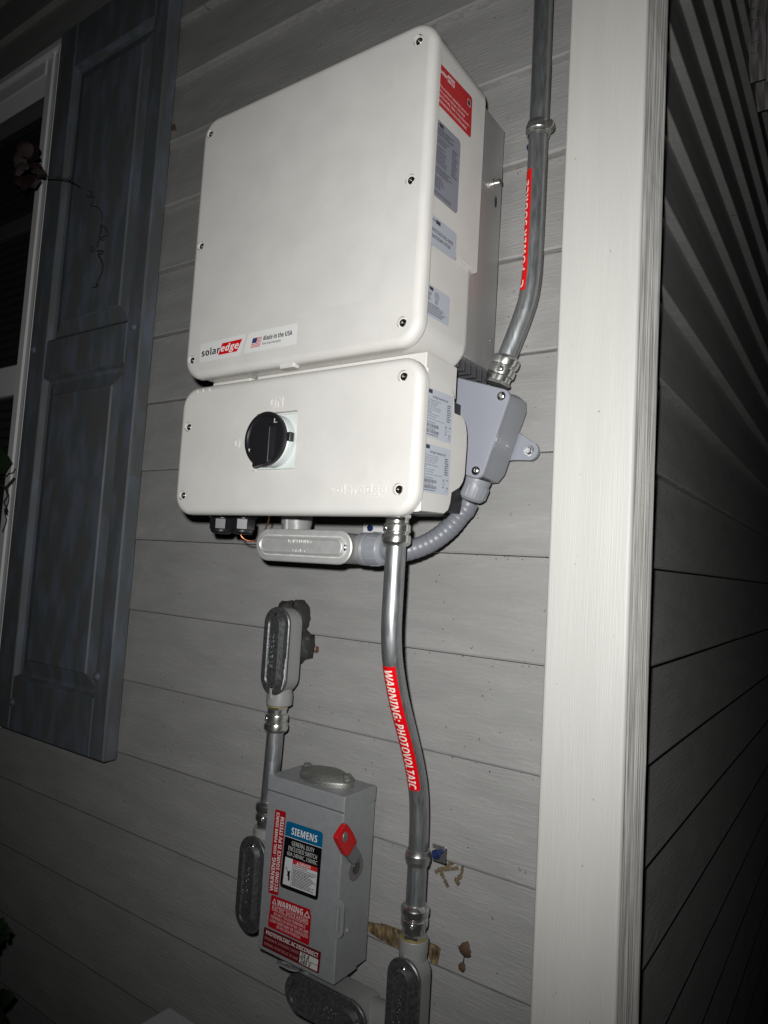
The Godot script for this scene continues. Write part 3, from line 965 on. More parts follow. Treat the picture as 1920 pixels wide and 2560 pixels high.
	for q in 2:
		var im := paper(620, 500, Color(0.72, 0.74, 0.78))
		write(im, "solar", Rect2(10, 14, 70, 26), Color(0.15, 0.18, 0.42) if q == 0 else Color(0.2, 0.3, 0.2))
		im.fill_rect(Rect2i(84, 10, 78, 40), Color(0.12, 0.13, 0.20))
		write(im, "StorEdge Connection Unit", Rect2(170, 62, 340, 34), D)
		var L: Array = left1 if q == 0 else left2
		for i in L.size(): write(im, L[i], Rect2(22, 108 + i * 24, min(14.0 * L[i].length(), 330.0), 18), D, false)
		lines(im, Rect2(500, 112, 96, 190), 8, D, 1.0, 30 + q)
		write(im, "for more details refer to the installation guide", Rect2(22, 304, 420, 17), D, false)
		write(im, "DCD-1PH-US-PSH-F-C", Rect2(40, 336, 220, 20), D, false)
		var x := 40
		var g := RandomNumberGenerator.new()
		g.seed = 5 + q
		while x < 330:
			var w := g.randi_range(2, 6)
			im.fill_rect(Rect2i(x, 362, w, 34), D)
			if x < 360: im.fill_rect(Rect2i(x + 4, 424, w, 34), D)
			x += w + g.randi_range(2, 6)
		write(im, "SB1725-05G04035-48", Rect2(40, 402, 220, 18), D, false)
		lines(im, Rect2(22, 470, 360, 16), 1, D, 1.0, 40)
		for r in [[470, 340], [560, 340], [470, 420], [560, 420]]: im.fill_rect(Rect2i(r[0], r[1], 40, 8), D)
		for i in 40:
			var t := TAU * i / 40
			im.fill_rect(Rect2i(int(490 + cos(t) * 22), int(378 + sin(t) * 22), 4, 4), D)
			im.fill_rect(Rect2i(550 + i, int(470 - absf(20 - absi(i - 20)) * 2.0), 3, 4), D)
		var c := []
		var pts := [[1050, 960], [1132, 992], [1126, 1110], [1044, 1082]] if q == 0 else [[1043, 1101], [1126, 1125], [1120, 1239], [1038, 1226]]
		for p in pts: c.append(pxx(p[0], p[1], -0.3765))
		# the label starts behind the cover's edge: keep it clear of it
		var u: float = clampf((0.1870 - c[0].z) / (c[1].z - c[0].z), 0.0, 0.5)
		var cc := [c[0].lerp(c[1], u), c[1], c[2], c[3].lerp(c[2], u)]
		var crop := im.get_region(Rect2i(int(620 * u * 0.4), 0, 620 - int(620 * u * 0.4), 500))
		sticker(v, "unit_label", cc, Vector3.RIGHT, print_mat(crop), 0.05, "pale connection unit label, upper" if q == 0 else "pale connection unit label, lower")

func build_glands() -> void:
	for i in 2:
		var at := Vector3(-0.7145 + i * 0.0405, 1.5085, 0.145)
		var v := thing("cable_gland", "black hexagonal cable gland under the white switch unit, " + ("toward the shutter" if i == 0 else "with the copper wire"), "cable gland", at, "cable glands under the unit")
		var mb := MB.new()
		lathe(mb, at, Vector3.DOWN, [[0, 0.0175], [0.005, 0.0175], [0.0052, 0.0125], [0.008, 0.0125]], 24, true, false)
		part(v, "collar", mb, M.black, 30)
		var nt := MB.new()
		lathe(nt, at + Vector3(0, -0.0065, 0), Vector3.DOWN, [[0, 0.0155], [0.001, 0.0165], [0.0135, 0.0160], [0.0150, 0.0150]], 8, true, true)
		part(v, "nut", nt, M.black, 20)
		var dm := MB.new()
		lathe(dm, at + Vector3(0, -0.0210, 0), Vector3.DOWN, [[0, 0.0142], [0.003, 0.0138], [0.0055, 0.0110], [0.0058, 0.006]], 24, true, true)
		part(v, "dome", dm, M.black, 40)
	var w := thing("copper_wire", "thin bare copper wire looping below the cable gland", "wire", pz(608, 1330, 0.145))
	var mb2 := MB.new()
	tube(mb2, smooth_path([pz(601, 1325, 0.145), pz(603, 1340, 0.145), pz(615, 1350, 0.14), pz(636, 1353, 0.13), pz(655, 1345, 0.10), pz(664, 1322, 0.11), pz(672, 1300, 0.13), pz(674, 1285, 0.14)], 6), 0.0011, 8)
	part(w, "strand", mb2, M.copper, 60)

# ---------------------------------------------------------------- conduits, fittings and boxes
func build_upper_conduit() -> void:
	var pts := [Vector3(-0.3705, 1.6815, 0.036), Vector3(-0.3670, 1.6925, 0.0355), Vector3(-0.3605, 1.7130, 0.034), Vector3(-0.3455, 1.7570, 0.031), Vector3(-0.3385, 1.7830, 0.030), Vector3(-0.3357, 1.8080, 0.030), Vector3(-0.3350, 1.8400, 0.030), Vector3(-0.3350, 1.95, 0.030), Vector3(-0.3350, 2.05, 0.030), Vector3(-0.3362, 2.20, 0.030), Vector3(-0.338, 2.7, 0.030), Vector3(-0.338, 3.1, 0.030)]
	var v := thing("steel_conduit", "galvanised conduit rising beside the corner post, bent at the grey junction box", "conduit", Vector3(-0.3705, 1.68, 0.036))
	var path := smooth_path(pts, 10)
	var mb := MB.new()
	tube(mb, path, 0.0117, 28)
	part(v, "pipe", mb, M.zinc, 60)
	var ax := (pts[2] - pts[0] as Vector3).normalized()
	connector(v, pts[0] - ax * 0.004, ax, 0.0122)
	var i0 := 0
	var i1 := 0
	for i in path.size():
		if path[i].y < 1.790: i0 = i
		if path[i].y < 1.949: i1 = i
	var im := paper(1024, 170, Color(0.88, 0.06, 0.08))
	write(im, "C", Rect2(20, 30, 70, 100), Color(0.96, 0.93, 0.88), true, 0, 0.15)
	write(im, "POWER SOURCE", Rect2(170, 30, 760, 100), Color(0.96, 0.93, 0.88), true, 0, 0.15)
	wrap_label(v, "warning_label", path, i0, i1, 0.0120, deg_to_rad(-112), deg_to_rad(-30), print_mat(im, 0.3), "red reflective label reading power source")
	# strap
	var s := thing("conduit_strap", "zinc strap holding the upper conduit above its red label", "strap", pz(1346, 325, 0.03))
	strap(s, pz(1346, 325, 0.030), 0)
	var scw := MB.new()
	lathe(scw, pz(1324, 366, 0.022) * Vector3(1, 1, 0), Vector3.BACK, [[0, 0.0022], [0.018, 0.0022], [0.0182, 0.0046], [0.0205, 0.0048], [0.0225, 0.0040]], 10)
	part(s, "blue_screw", scw, M.blue, 30, "blue masonry screw")
func strap(s: Node3D, c: Vector3, dirx: int) -> void:
	var mb := MB.new()
	lathe(mb, c + Vector3(0, -0.0085, 0), Vector3.UP, [[0, 0.0125], [0.0004, 0.0138], [0.004, 0.0142], [0.0055, 0.0152], [0.0115, 0.0152], [0.013, 0.0142], [0.0166, 0.0138], [0.017, 0.0125]], 30, false, false)
	part(s, "band", mb, M.zinc_strap, 30)
	var e := MB.new()
	if dirx == 0:
		lathe(e, Vector3(c.x + 0.0125, c.y, c.z - 0.004), Vector3(0.25, 0.0, 1.0), [[0, 0.0068], [0.009, 0.0068], [0.0105, 0.0058], [0.0108, 0.003]], 18)
		part(s, "boss", e, M.zinc_strap, 30)
	else:
		e.box(Vector3(c.x + 0.009, c.y - 0.0065, 0.0290), Vector3(c.x + 0.0275, c.y + 0.0125, 0.0306), 0.0006)
		part(s, "ear", e, M.zinc_strap)

func build_junction_box() -> void:
	var T := Transform3D(Basis(Vector3.BACK, deg_to_rad(-18.2)), Vector3(-0.4085, 1.6262, 0.012))
	var v := thing("junction_box", "tilted grey plastic junction box between inverter and corner post", "junction box", T.origin)
	v.transform = T
	org[v] = Vector3.ZERO
	var h := 0.0525
	var mb := MB.new()
	var rings := []
	for q in [[0.0035, 0.0, 0.016], [0.0030, 0.012, 0.015], [0.0, 0.040, 0.010], [0.0, 0.0435, 0.010]]:
		rings.append(at_z(rrect(0, 0, h + q[0], h + q[0], q[2], 2 if q[1] < 0.02 else 2), q[1]))
	mb.loft(rings)
	part(v, "box_body", mb, M.pvc, 25)
	var lid := MB.new()
	lid.loft([at_z(rrect(0, 0, h + 0.0018, h + 0.0018, 0.010, 6), 0.0445), at_z(rrect(0, 0, h + 0.0018, h + 0.0018, 0.010, 6), 0.0490), at_z(rrect(0, 0, h + 0.001, h + 0.001, 0.0095, 6), 0.0502), at_z(rrect(0, 0, h - 0.0008, h - 0.0008, 0.008, 6), 0.0507)])
	part(v, "lid", lid, M.pvc_lid, 30)
	for q in [[1, 1], [1, -1], [-1, 1], [-1, -1]]:
		pan_screw(v, Vector3(q[0] * 0.0445, q[1] * 0.0455, 0.0507), Vector3.BACK, 0.0056, M.bright_screw)
	for q in [[-0.006, 0.0105], [0.0, 0.012]]: pass
	raised(v, "raised_lettering", "4X4X2", Vector3(-0.022, -0.012, 0.0506), Vector3(0.046, -0.001, 0), Vector3(0.001, 0.010, 0), 0.0005, M.pvc_lid, false)
	var lug := PackedVector2Array([Vector2(0.045, 0.0215), Vector2(0.058, 0.0160)])
	for i in 9:
		var t := PI / 2 - PI * i / 8.0
		lug.append(Vector2(0.0745, 0.0) + Vector2(cos(t), sin(t)) * 0.0115)
	lug.append_array(PackedVector2Array([Vector2(0.058, -0.0160), Vector2(0.045, -0.0215)]))
	lug.reverse()
	var lm := MB.new()
	lm.prism(lug, func(p: Vector2, d: float): return Vector3(p.x, p.y - 0.003, d), -0.010, -0.004)
	part(v, "mounting_lug", lm, M.pvc_lid, 30)
	hex_head(v, Vector3(0.0745, -0.003, -0.004), Vector3.BACK, 0.0046, M.bright_screw)

func build_flex() -> void:
	var a := pz(1193, 1196, 0.036)
	var ax := Vector3(-sin(deg_to_rad(18.2)), -cos(deg_to_rad(18.2)), 0)
	var v := thing("flexible_conduit", "ribbed grey flexible conduit curving from the junction box to the oval aluminium fitting", "conduit", a)
	var end := Vector3(-0.4785, 1.4710, 0.098)
	var b0 := a + ax * 0.030
	var pts := [b0, b0 + ax * 0.010 + Vector3(-0.001, 0, 0.001), pz(1152, 1286, 0.040), pz(1123, 1320, 0.050), pz(1076, 1355, 0.064), pz(1022, 1376, 0.080), pz(985, 1380, 0.090), end + Vector3(0.004, 0, 0), end]
	var base := smooth_path(pts, 24)
	var mb := MB.new()
	var acc := 0.0
	var fr := frames(base)
	var rings := []
	for i in base.size():
		if i > 0: acc += base[i].distance_to(base[i - 1])
		var t := fmod(acc / 0.0072, 1.0)
		var rr := 0.0119 + 0.00065 * sqrt(absf(sin(PI * t))) - 0.0002
		rings.append(ring_about(base[i], fr[i][1], fr[i][2], rr, 22))
	mb.loft(rings)
	part(v, "hose", mb, M.pvc_hose, 60)
	for q in [[a, ax, 0.0172], [end + Vector3(-0.026, 0, 0.001), Vector3.RIGHT, 0.0195]]:
		var r: float = q[2]
		var c := MB.new()
		lathe(c, q[0], q[1], [[0, r * 1.04], [0.0035, r * 1.04], [0.0045, r * 1.01], [0.0075, r * 1.01], [0.0078, r * 1.05], [0.013, r * 1.05], [0.0235, r * 0.99], [0.0258, r * 0.90], [0.028, r * 0.74]], 32)
		var n := part(v, "compression_nut", c, M.pvc, 30)
		for k in 9:
			var d: Vector3 = q[1].normalized()
			var e := d.cross(Vector3(0.3, 0.2, 0.9)).normalized()
			var f := d.cross(e)
			var o := e * cos(TAU * k / 9) + f * sin(TAU * k / 9)
			var s := d.cross(o)
			var rb := MB.new()
			var p0: Vector3 = q[0] + d * 0.0095 + o * r * 1.02
			rb.loft([ring_about(p0, o, s, 0.0016, 6), ring_about(p0 + d * 0.0135 - o * 0.0008, o, s, 0.0016, 6)])
			part(n, "grip_rib", rb, M.pvc, 60)
	var lk := MB.new()
	lathe(lk, end + Vector3(-0.034, 0, 0.001), Vector3.RIGHT, [[0, 0.0175], [0.001, 0.0200], [0.0075, 0.0203], [0.0082, 0.0185]], 30)
	part(v, "lock_ring", lk, M.pvc, 20)

func build_lower_conduit() -> void:
	var x := -0.4400
	var yz := [[1.5085, 0.1330], [1.47, 0.1330], [1.42, 0.1330], [1.380, 0.1322], [1.348, 0.1268], [1.303, 0.1095], [1.253, 0.0830], [1.222, 0.0675], [1.192, 0.0560], [1.160, 0.0500], [1.120, 0.0480], [1.075, 0.0478], [1.030, 0.0478]]
	var pts := []
	for q in yz: pts.append(Vector3(x, q[0], q[1]))
	var v := thing("steel_conduit", "galvanised offset-bent conduit with red photovoltaic warning label, dropping from the switch unit", "conduit", Vector3(x, 1.03, 0.0478))
	var path := smooth_path(pts, 10)
	var mb := MB.new()
	tube(mb, path, 0.0117, 28)
	part(v, "pipe", mb, M.zinc, 60)
	connector(v, Vector3(x, 1.5105, 0.133), Vector3.DOWN, 0.0118)
	connector(v, Vector3(x, 1.0215, 0.0478), Vector3.UP, 0.0118)
	var o := MB.new()
	lathe(o, Vector3(x, 1.0195, 0.0478), Vector3.UP, [[0, 0.0150], [0.0003, 0.0155], [0.0014, 0.0155], [0.0017, 0.0150]], 28)
	part(v, "yellow_gasket", o, M.yellow, 60)
	var i0 := 0
	var i1 := 0
	for i in path.size():
		if path[i].y > 1.3425: i0 = i
		if path[i].y > 1.1935: i1 = i
	var im := paper(1024, 130, Color(0.88, 0.05, 0.09))
	write(im, "WARNING: PHOTOVOLTAIC", Rect2(18, 30, 985, 68), Color(0.97, 0.95, 0.90), true, 0, 0.12)
	wrap_label(v, "warning_label", path, i0, i1, 0.0120, deg_to_rad(-12), deg_to_rad(84), print_mat(im, 0.3), "red reflective label reading warning photovoltaic")
	var c := pz(1042, 2140, 0.0478)
	c.x = x
	var s := thing("conduit_strap", "zinc strap with a blue screw holding the lower conduit", "strap", c)
	strap(s, c, 1)
	var b := pz(1087, 2137, 0.044)
	var sc := MB.new()
	lathe(sc, Vector3(b.x + 0.002, b.y + 0.001, 0.0290), Vector3(-0.1, -0.05, 1), [[0, 0.0028], [0.012, 0.0028], [0.0122, 0.0054], [0.0145, 0.0056], [0.0165, 0.0046]], 12)
	part(s, "blue_screw", sc, M.blue, 30, "blue masonry screw")

func build_short_conduit() -> void:
	var x := -0.6785
	var z := 0.0500
	var v := thing("steel_conduit", "short galvanised conduit joining two oval fittings above the disconnect switch", "conduit", Vector3(x, 1.08, z))
	var mb := MB.new()
	tube(mb, PackedVector3Array([Vector3(x, 1.075, z + 0.005), Vector3(x, 1.15, z + 0.0025), Vector3(x, 1.235, z)]), 0.0117, 28)
	part(v, "pipe", mb, M.zinc, 60)
	connector(v, Vector3(x, 1.2495, z), Vector3.DOWN, 0.0118)
	connector(v, Vector3(x, 1.0855, z + 0.005), Vector3.UP, 0.0118)
	var o := MB.new()
	lathe(o, Vector3(x, 1.2485, z), Vector3.UP, [[0, 0.0150], [0.0003, 0.0155], [0.0014, 0.0155], [0.0017, 0.0150]], 28)
	part(v, "yellow_gasket", o, M.yellow, 60)

func build_conduit_bodies() -> void:
	var v := thing("oval_fitting", "bright aluminium oval fitting lying sideways under the switch unit", "conduit fitting", Vector3(-0.584, 1.45, 0.085))
	conduit_body(v, -0.5840, 1.4706, 0.130, 0.0790, 0.0204, false, 0.0800, [[Vector3(-0.6150, 1.470, 0.107), Vector3.UP, 0.0190, 0.048], [Vector3(-0.535, 1.4706, 0.103), Vector3.RIGHT, 0.0165, 0.034]], M.alu_cover, M.grey_paint, [["E491006", 0.038, 0.0055], ["3/4 C", 0.030, -0.0070]])
	v = thing("oval_fitting", "grey oval fitting sealed to the wall with dark putty, paint chipped", "conduit fitting", Vector3(-0.675, 1.26, 0.02))
	conduit_body(v, -0.6755, 1.3262, 0.0670, 0.0602, 0.0236, true, 0.033, [[Vector3(-0.6775, 1.290, 0.0480), Vector3.DOWN, 0.0172, 0.0395]], M.steel_cover, M.grey_paint, [["E191004", 0.046, 0.0035], ["3/4 IN", 0.040, -0.0045]])
	var ch := MB.new()
	var zc := 0.0672
	var last := Vector2.ZERO
	for i in 14:
		var t := i / 13.0
		var y := lerpf(1.318, 1.276, t)
		var w := 0.0010 + 0.0014 * absf(wave.get_noise_1d(i * 37.0)) * 3.0 * sin(PI * t)
		var xe := -0.6755 + 0.0228 - (0.004 * pow(maxf(0.0, (t - 0.55) / 0.45), 2.0))
		if i > 0: ch.quad(Vector3(xe - w, y, zc + 0.0004), Vector3(xe, y, zc + 0.0002), Vector3(xe, last.x, zc + 0.0002), Vector3(xe - last.y, last.x, zc + 0.0004))
		last = Vector2(y, w)
	part(v, "paint_chip", ch, M.white)
	v = thing("oval_fitting", "dark steel oval fitting upright beside the disconnect switch", "conduit fitting", Vector3(-0.679, 0.95, 0.02))
	conduit_body(v, -0.6785, 1.0182, 0.0800, 0.0618, 0.0240, true, 0.040, [[Vector3(-0.6785, 1.060, 0.0550), Vector3.UP, 0.0165, 0.0270], [Vector3(-0.6785, 0.99, 0.05), Vector3.RIGHT, 0.0165, 0.026]], M.steel_cover, M.grey_paint, [["E191006", 0.046, 0.0035], ["3/4 C", 0.036, -0.0045]])
	v = thing("oval_fitting", "dark steel oval fitting lying sideways under the disconnect switch", "conduit fitting", Vector3(-0.547, 0.888, 0.02))
	conduit_body(v, -0.5460, 0.9110, 0.0750, 0.0640, 0.0236, false, 0.030, [[Vector3(-0.5050, 0.9110, 0.0460), Vector3.RIGHT, 0.0195, 0.046], [Vector3(-0.585, 0.915, 0.046), Vector3.UP, 0.0165, 0.034]], M.steel_cover, M.grey_paint, [["E191006", 0.046, 0.0035], ["3/4 C", 0.036, -0.0045]])
	v = thing("oval_fitting", "dark steel oval fitting upright at the foot of the labelled conduit", "conduit fitting", Vector3(-0.4385, 0.88, 0.012))
	conduit_body(v, -0.4380, 0.9420, 0.0700, 0.0620, 0.0222, true, 0.036, [[Vector3(-0.4400, 0.980, 0.0470), Vector3.UP, 0.0165, 0.0395]], M.steel_cover, M.grey_paint, [["E191006", 0.046, 0.0035], ["3/4 C", 0.036, -0.0045]])
	# putty
	v = thing("sealing_putty", "dark grey sealing putty squeezed behind the chipped oval fitting", "putty", pz(750, 1580, 0.0))
	for q in [[728, 1545, 0.026, 0.028, 0.026], [748, 1545, 0.020, 0.028, 0.022], [752, 1612, 0.022, 0.026, 0.022], [766, 1605, 0.011, 0.016, 0.012], [735, 1590, 0.028, 0.030, 0.022]]:
		var c := pz(q[0], q[1], 0.0)
		var mb := MB.new()
		var rings := []
		for i in range(1, 10):
			var ph := -PI / 2 + PI * i / 10.0
			var ring := PackedVector3Array()
			for k in 18:
				var t := TAU * k / 18
				var d := Vector3(cos(ph) * cos(t), cos(ph) * sin(t), sin(ph))
				var s: float = 1.0 + 0.22 * wave.get_noise_3dv(d * 14.0 + c * 500.0)
				ring.append(c + Vector3(d.x * q[2], d.y * q[3], d.z * q[4]) * s)
			rings.append(ring)
		mb.loft(rings)
		part(v, "lump", mb, M.putty, 60)

func build_disconnect() -> void:
	var v := thing("disconnect_switch", "grey steel disconnect switch box with red handle and warning labels", "switch box", Vector3(-0.593, 0.945, 0.012))
	var x0 := -0.6570
	var x1 := -0.5290
	var b := MB.new()
	b.box(Vector3(x0 + 0.0008, 0.9475, 0.012), Vector3(x1 - 0.0008, 1.1640, 0.0600), 0.0012)
	part(v, "box", b, M.enclosure)
	var f := MB.new()
	f.box(Vector3(x0, 0.9450, 0.0330), Vector3(x1, 1.1452, 0.0800), 0.0014)
	part(v, "door", f, M.enclosure)
	var cap := MB.new()
	cap.box(Vector3(x0 - 0.0006, 1.1468, 0.0125), Vector3(x1 + 0.0004, 1.1660, 0.0810), 0.0012)
	part(v, "top_cap", cap, M.enclosure)
	var fl := MB.new()      # folded side flap of the cap
	fl.prism(PackedVector2Array([Vector2(0.0325, 1.150), Vector2(0.0325, 1.128), Vector2(0.045, 1.108), Vector2(0.056, 1.104), Vector2(0.0795, 1.120), Vector2(0.0795, 1.150)]), func(p: Vector2, d: float): return Vector3(d, p.y, p.x), x1 - 0.0005, x1 + 0.0009)
	part(v, "side_flap", fl, M.enclosure)
	var lf := MB.new()
	lf.prism(PackedVector2Array([Vector2(0.0565, 1.086), Vector2(0.0565, 1.020), Vector2(0.066, 1.008), Vector2(0.0797, 1.006), Vector2(0.0797, 1.086)]), func(p: Vector2, d: float): return Vector3(d, p.y, p.x), x1 - 0.0005, x1 + 0.0008)
	part(v, "side_flap", lf, M.enclosure)
	# hub closing plate on top
	var hb := MB.new()
	var rings := []
	for q in [[1.0, 0.0], [1.0, 0.0045], [0.97, 0.0065], [0.80, 0.0115], [0.74, 0.0128], [0.66, 0.0130]]:
		var r := PackedVector3Array()
		for i in 40:
			var t := TAU * i / 40
			var ex := signf(cos(t)) * pow(absf(cos(t)), 0.85)
			r.append(Vector3(-0.588 + 0.0425 * ex * q[0], 1.1660 + q[1], 0.0450 - 0.0255 * sin(t) * (1.0 - 0.32 * pow(absf(ex), 1.5)) * q[0]))
		rings.append(r)
	hb.loft(rings)
	part(v, "hub_plate", hb, M.cast, 40, "cast aluminium hub cover plate")
	for q in [-0.6215, -0.5535]:
		hex_head(v, Vector3(q, 1.1755, 0.0440), Vector3.UP, 0.0058, M.cast)
	# handle in the plane of the right-hand side
	var xh := x1 + 0.0075
	var fx := func(p: Vector2, d: float): return Vector3(d, p.y, p.x)
	var poly := func(px: Array) -> PackedVector2Array:
		var out := PackedVector2Array()
		for q in px:
			var p := pxx(q[0], q[1], xh)
			out.append(Vector2(p.z, p.y))
		return out
	var disc := MB.new()
	var pc := pxx(888, 2168, x1)
	disc.loft([ring_oval(Vector3(x1 - 0.0002, pc.y, pc.z), 0.0150, 0.0158, 0), ring_oval(Vector3(x1 + 0.0014, pc.y, pc.z), 0.0150, 0.0158, 0), ring_oval(Vector3(x1 + 0.0018, pc.y, pc.z), 0.0145, 0.0152, 0)])
	var dn := part(v, "pivot_plate", disc, M.worn_steel, 30)
	var hole := MB.new()
	hole.loft([ring_oval(Vector3(x1 + 0.0016, pc.y + 0.001, pc.z + 0.001), 0.0062, 0.0085, 0), ring_oval(Vector3(x1 + 0.0036, pc.y + 0.001, pc.z + 0.001), 0.0058, 0.0080, 0)])
	part(dn, "pivot", hole, M.dark_steel)
	var arm := MB.new()
	arm.prism(poly.call([[885.8, 2104], [902, 2134.6], [893, 2156], [883, 2161], [866, 2137]]), fx, xh - 0.0055, xh)
	part(v, "handle_arm", arm, M.arm_steel)
	var grip := MB.new()
	var gp: PackedVector2Array = poly.call([[860, 2058], [866, 2060], [878, 2078], [887, 2100], [886, 2107], [868, 2138], [862, 2140], [856, 2136], [838, 2101], [836.5, 2094], [839, 2087], [855, 2062]])
	var cen := Vector2.ZERO
	for p in gp: cen += p
	cen /= gp.size()
	if not Geometry2D.is_polygon_clockwise(gp): gp.reverse()
	var gl := []
	for q in [[0.93, -0.0035], [1.0, -0.002], [1.0, 0.002], [0.93, 0.0035]]:
		var r := PackedVector3Array()
		for p in gp:
			var w: Vector2 = cen + (p - cen) * q[0]
			r.append(Vector3(xh + q[1], w.y, w.x))
		gl.append(r)
	grip.loft(gl, true, true)
	var gn := part(v, "handle_grip", grip, M.red, 40, "red plastic handle grip")
	var hc := pxx(863, 2093, xh + 0.0036)
	var hh := MB.new()
	hh.loft([ring_oval(hc, 0.0050, 0.0062, 0), ring_oval(hc + Vector3(0.0006, 0, 0), 0.0046, 0.0058, 0)])
	part(gn, "padlock_hole", hh, M.worn_steel)
	# hasps
	var o := pz(842, 2298, 0.0830)
	var hp := plate_with_slot(stadium(o.x, o.y, 0.0225, 0.0090, true), stadium(o.x + 0.001, o.y, 0.0150, 0.0038, true), func(p: Vector2, d: float): return Vector3(p.x, p.y, d), 0.0800, 0.0822)
	part(v, "hasp", hp, M.enclosure, 30)
	var q2 := pz(726, 2414, 0.0800)
	var hp2 := plate_with_slot(stadium(q2.x, 0.0, 0.0165, 0.0105, false), stadium(q2.x - 0.004, 0.001, 0.0075, 0.0042, false), func(p: Vector2, d: float): return Vector3(p.x, 0.9440 + d - p.y * 0.35, 0.0840 - p.y), 0.0, 0.0018)
	part(v, "bottom_tab", hp2, M.enclosure, 30)
	raised(v, "raised_lettering", "ON", Vector3(-0.5610, 1.1255, 0.0800), Vector3(0.0185, 0, 0), Vector3(0, 0.0098, 0), 0.0006, M.enclosure, false)
	raised(v, "raised_lettering", "OFF", Vector3(-0.5715, 1.0130, 0.0800), Vector3(0.0265, 0, 0), Vector3(0, 0.0115, 0), 0.0006, M.enclosure, false)
	pan_screw(v, pxx(858, 2330, x1), Vector3.RIGHT, 0.0026, M.enclosure)
	pan_screw(v, pxx(868, 2326, x1), Vector3.RIGHT, 0.0030, M.enclosure)
	# labels
	var W := Color(0.88, 0.88, 0.87)
	var K := Color(0.05, 0.05, 0.06)
	var R := Color(0.62, 0.07, 0.10)
	var z := 0.0800
	var a := paper(150, 820, R)
	write(a, "WARNING", Rect2(16, 470, 52, 324), W, true, -1)
	write(a, "- DUAL POWER SOURCE", Rect2(24, 26, 40, 430), W, true, -1)
	write(a, "SECOND SOURCE IS PV SYSTEM", Rect2(84, 60, 48, 730), W, true, -1)
	sticker(v, "source_label", [pz(689, 2022, z), pz(716, 2030, z), pz(696, 2239, z), pz(671, 2231, z)], Vector3.BACK, print_mat(a), 0.1, "narrow red label with upright white lettering")
	var s := paper(512, 660, K)
	s.fill_rect(Rect2i(0, 0, 512, 150), Color(0.02, 0.36, 0.52))
	s.fill_rect(Rect2i(0, 150, 512, 5), W)
	write(s, "SIEMENS", Rect2(84, 48, 356, 70), W)
	write(s, "GENERAL DUTY", Rect2(104, 180, 310, 42), W, false)
	write(s, "ENCLOSED SWITCH", Rect2(66, 236, 390, 42), W, false)
	write(s, "60A 240VAC, 250VDC", Rect2(56, 292, 410, 44), W, false)
	s.fill_rect(Rect2i(36, 352, 440, 270), Color(0.80, 0.80, 0.80))
	s.fill_rect(Rect2i(146, 352, 330, 44), Color(0.75, 0.16, 0.18))
	write(s, "DANGER", Rect2(236, 358, 150, 32), W)
	fill_tri(s, Vector2(196, 392), Vector2(210, 358), Vector2(224, 392), W)
	s.fill_rect(Rect2i(142, 352, 4, 270), K)
	write(s, "Hazardous Voltage.", Rect2(156, 402, 190, 16), K)
	write(s, "Will cause death or serious injury.", Rect2(156, 422, 310, 16), K)
	lines(s, Rect2(156, 444, 312, 170), 12, K, 1.0, 21)
	for t in [[Vector2(56, 430), Vector2(76, 470), Vector2(64, 470)], [Vector2(70, 456), Vector2(100, 500), Vector2(88, 506)], [Vector2(90, 486), Vector2(120, 470), Vector2(116, 540)], [Vector2(90, 486), Vector2(116, 540), Vector2(84, 530)], [Vector2(96, 520), Vector2(124, 560), Vector2(104, 580)], [Vector2(96, 520), Vector2(122, 520), Vector2(124, 560)]]:
		fill_tri(s, t[0], t[1], t[2], K)
	sticker(v, "rating_label", [pz(717, 2051, z), pz(809, 2081, z), pz(795, 2252, z), pz(700, 2216, z)], Vector3.BACK, print_mat(s), 0.07, "black and blue rating label")
	var w := paper(512, 320, Color(0.66, 0.05, 0.10))
	write(w, "WARNING", Rect2(84, 24, 326, 56), W)
	for q in [[30, 78, 70], [424, 462, 500]]:
		fill_tri(w, Vector2(q[0] if q[0] > 100 else 20, 80), Vector2((20 + 76) / 2.0 if q[0] < 100 else 460.0, 22), Vector2(76 if q[0] < 100 else 498, 80), W)
		fill_tri(w, Vector2(32 if q[0] < 100 else 436, 74), Vector2(48 if q[0] < 100 else 460, 36), Vector2(64 if q[0] < 100 else 486, 74), Color(0.66, 0.05, 0.10))
	write(w, "ELECTRIC SHOCK HAZARD", Rect2(30, 100, 450, 36), W, false)
	w.fill_rect(Rect2i(30, 142, 450, 3), W)
	w.fill_rect(Rect2i(30, 90, 450, 3), W)
	write(w, "DO NOT TOUCH TERMINALS", Rect2(60, 158, 390, 28), W, false)
	write(w, "TERMINALS ON BOTH THE LINE AND", Rect2(22, 196, 468, 28), W, false)
	write(w, "LOAD SIDES MAY BE ENERGIZED", Rect2(22, 234, 468, 28), W, false)
	write(w, "IN THE OPEN POSITION", Rect2(110, 272, 290, 28), W, false)
	sticker(v, "shock_label", [pz(679, 2236, z), pz(780, 2275, z), pz(773, 2364, z), pz(670, 2315, z)], Vector3.BACK, print_mat(w), 0.06, "red shock hazard label")
	var m := paper(640, 176, Color(0.40, 0.05, 0.09))
	write(m, "PHOTOVOLTAIC AC DISCONNECT", Rect2(28, 20, 585, 36), W)
	write(m, "MAXIMUM AC OPERATING CURRENT", Rect2(20, 78, 390, 24), Color(0.7, 0.6, 0.6), false)
	write(m, "NOMINAL OPERATING AC VOLTAGE", Rect2(20, 128, 390, 24), Color(0.7, 0.6, 0.6), false)
	m.fill_rect(Rect2i(424, 68, 196, 46), Color(0.80, 0.80, 0.78))
	m.fill_rect(Rect2i(424, 118, 196, 46), Color(0.80, 0.80, 0.78))
	write(m, "24 A", Rect2(432, 70, 92, 42), K, true, 0, 0.2)
	write(m, "240 V", Rect2(430, 120, 116, 42), K, true, 0, 0.2)
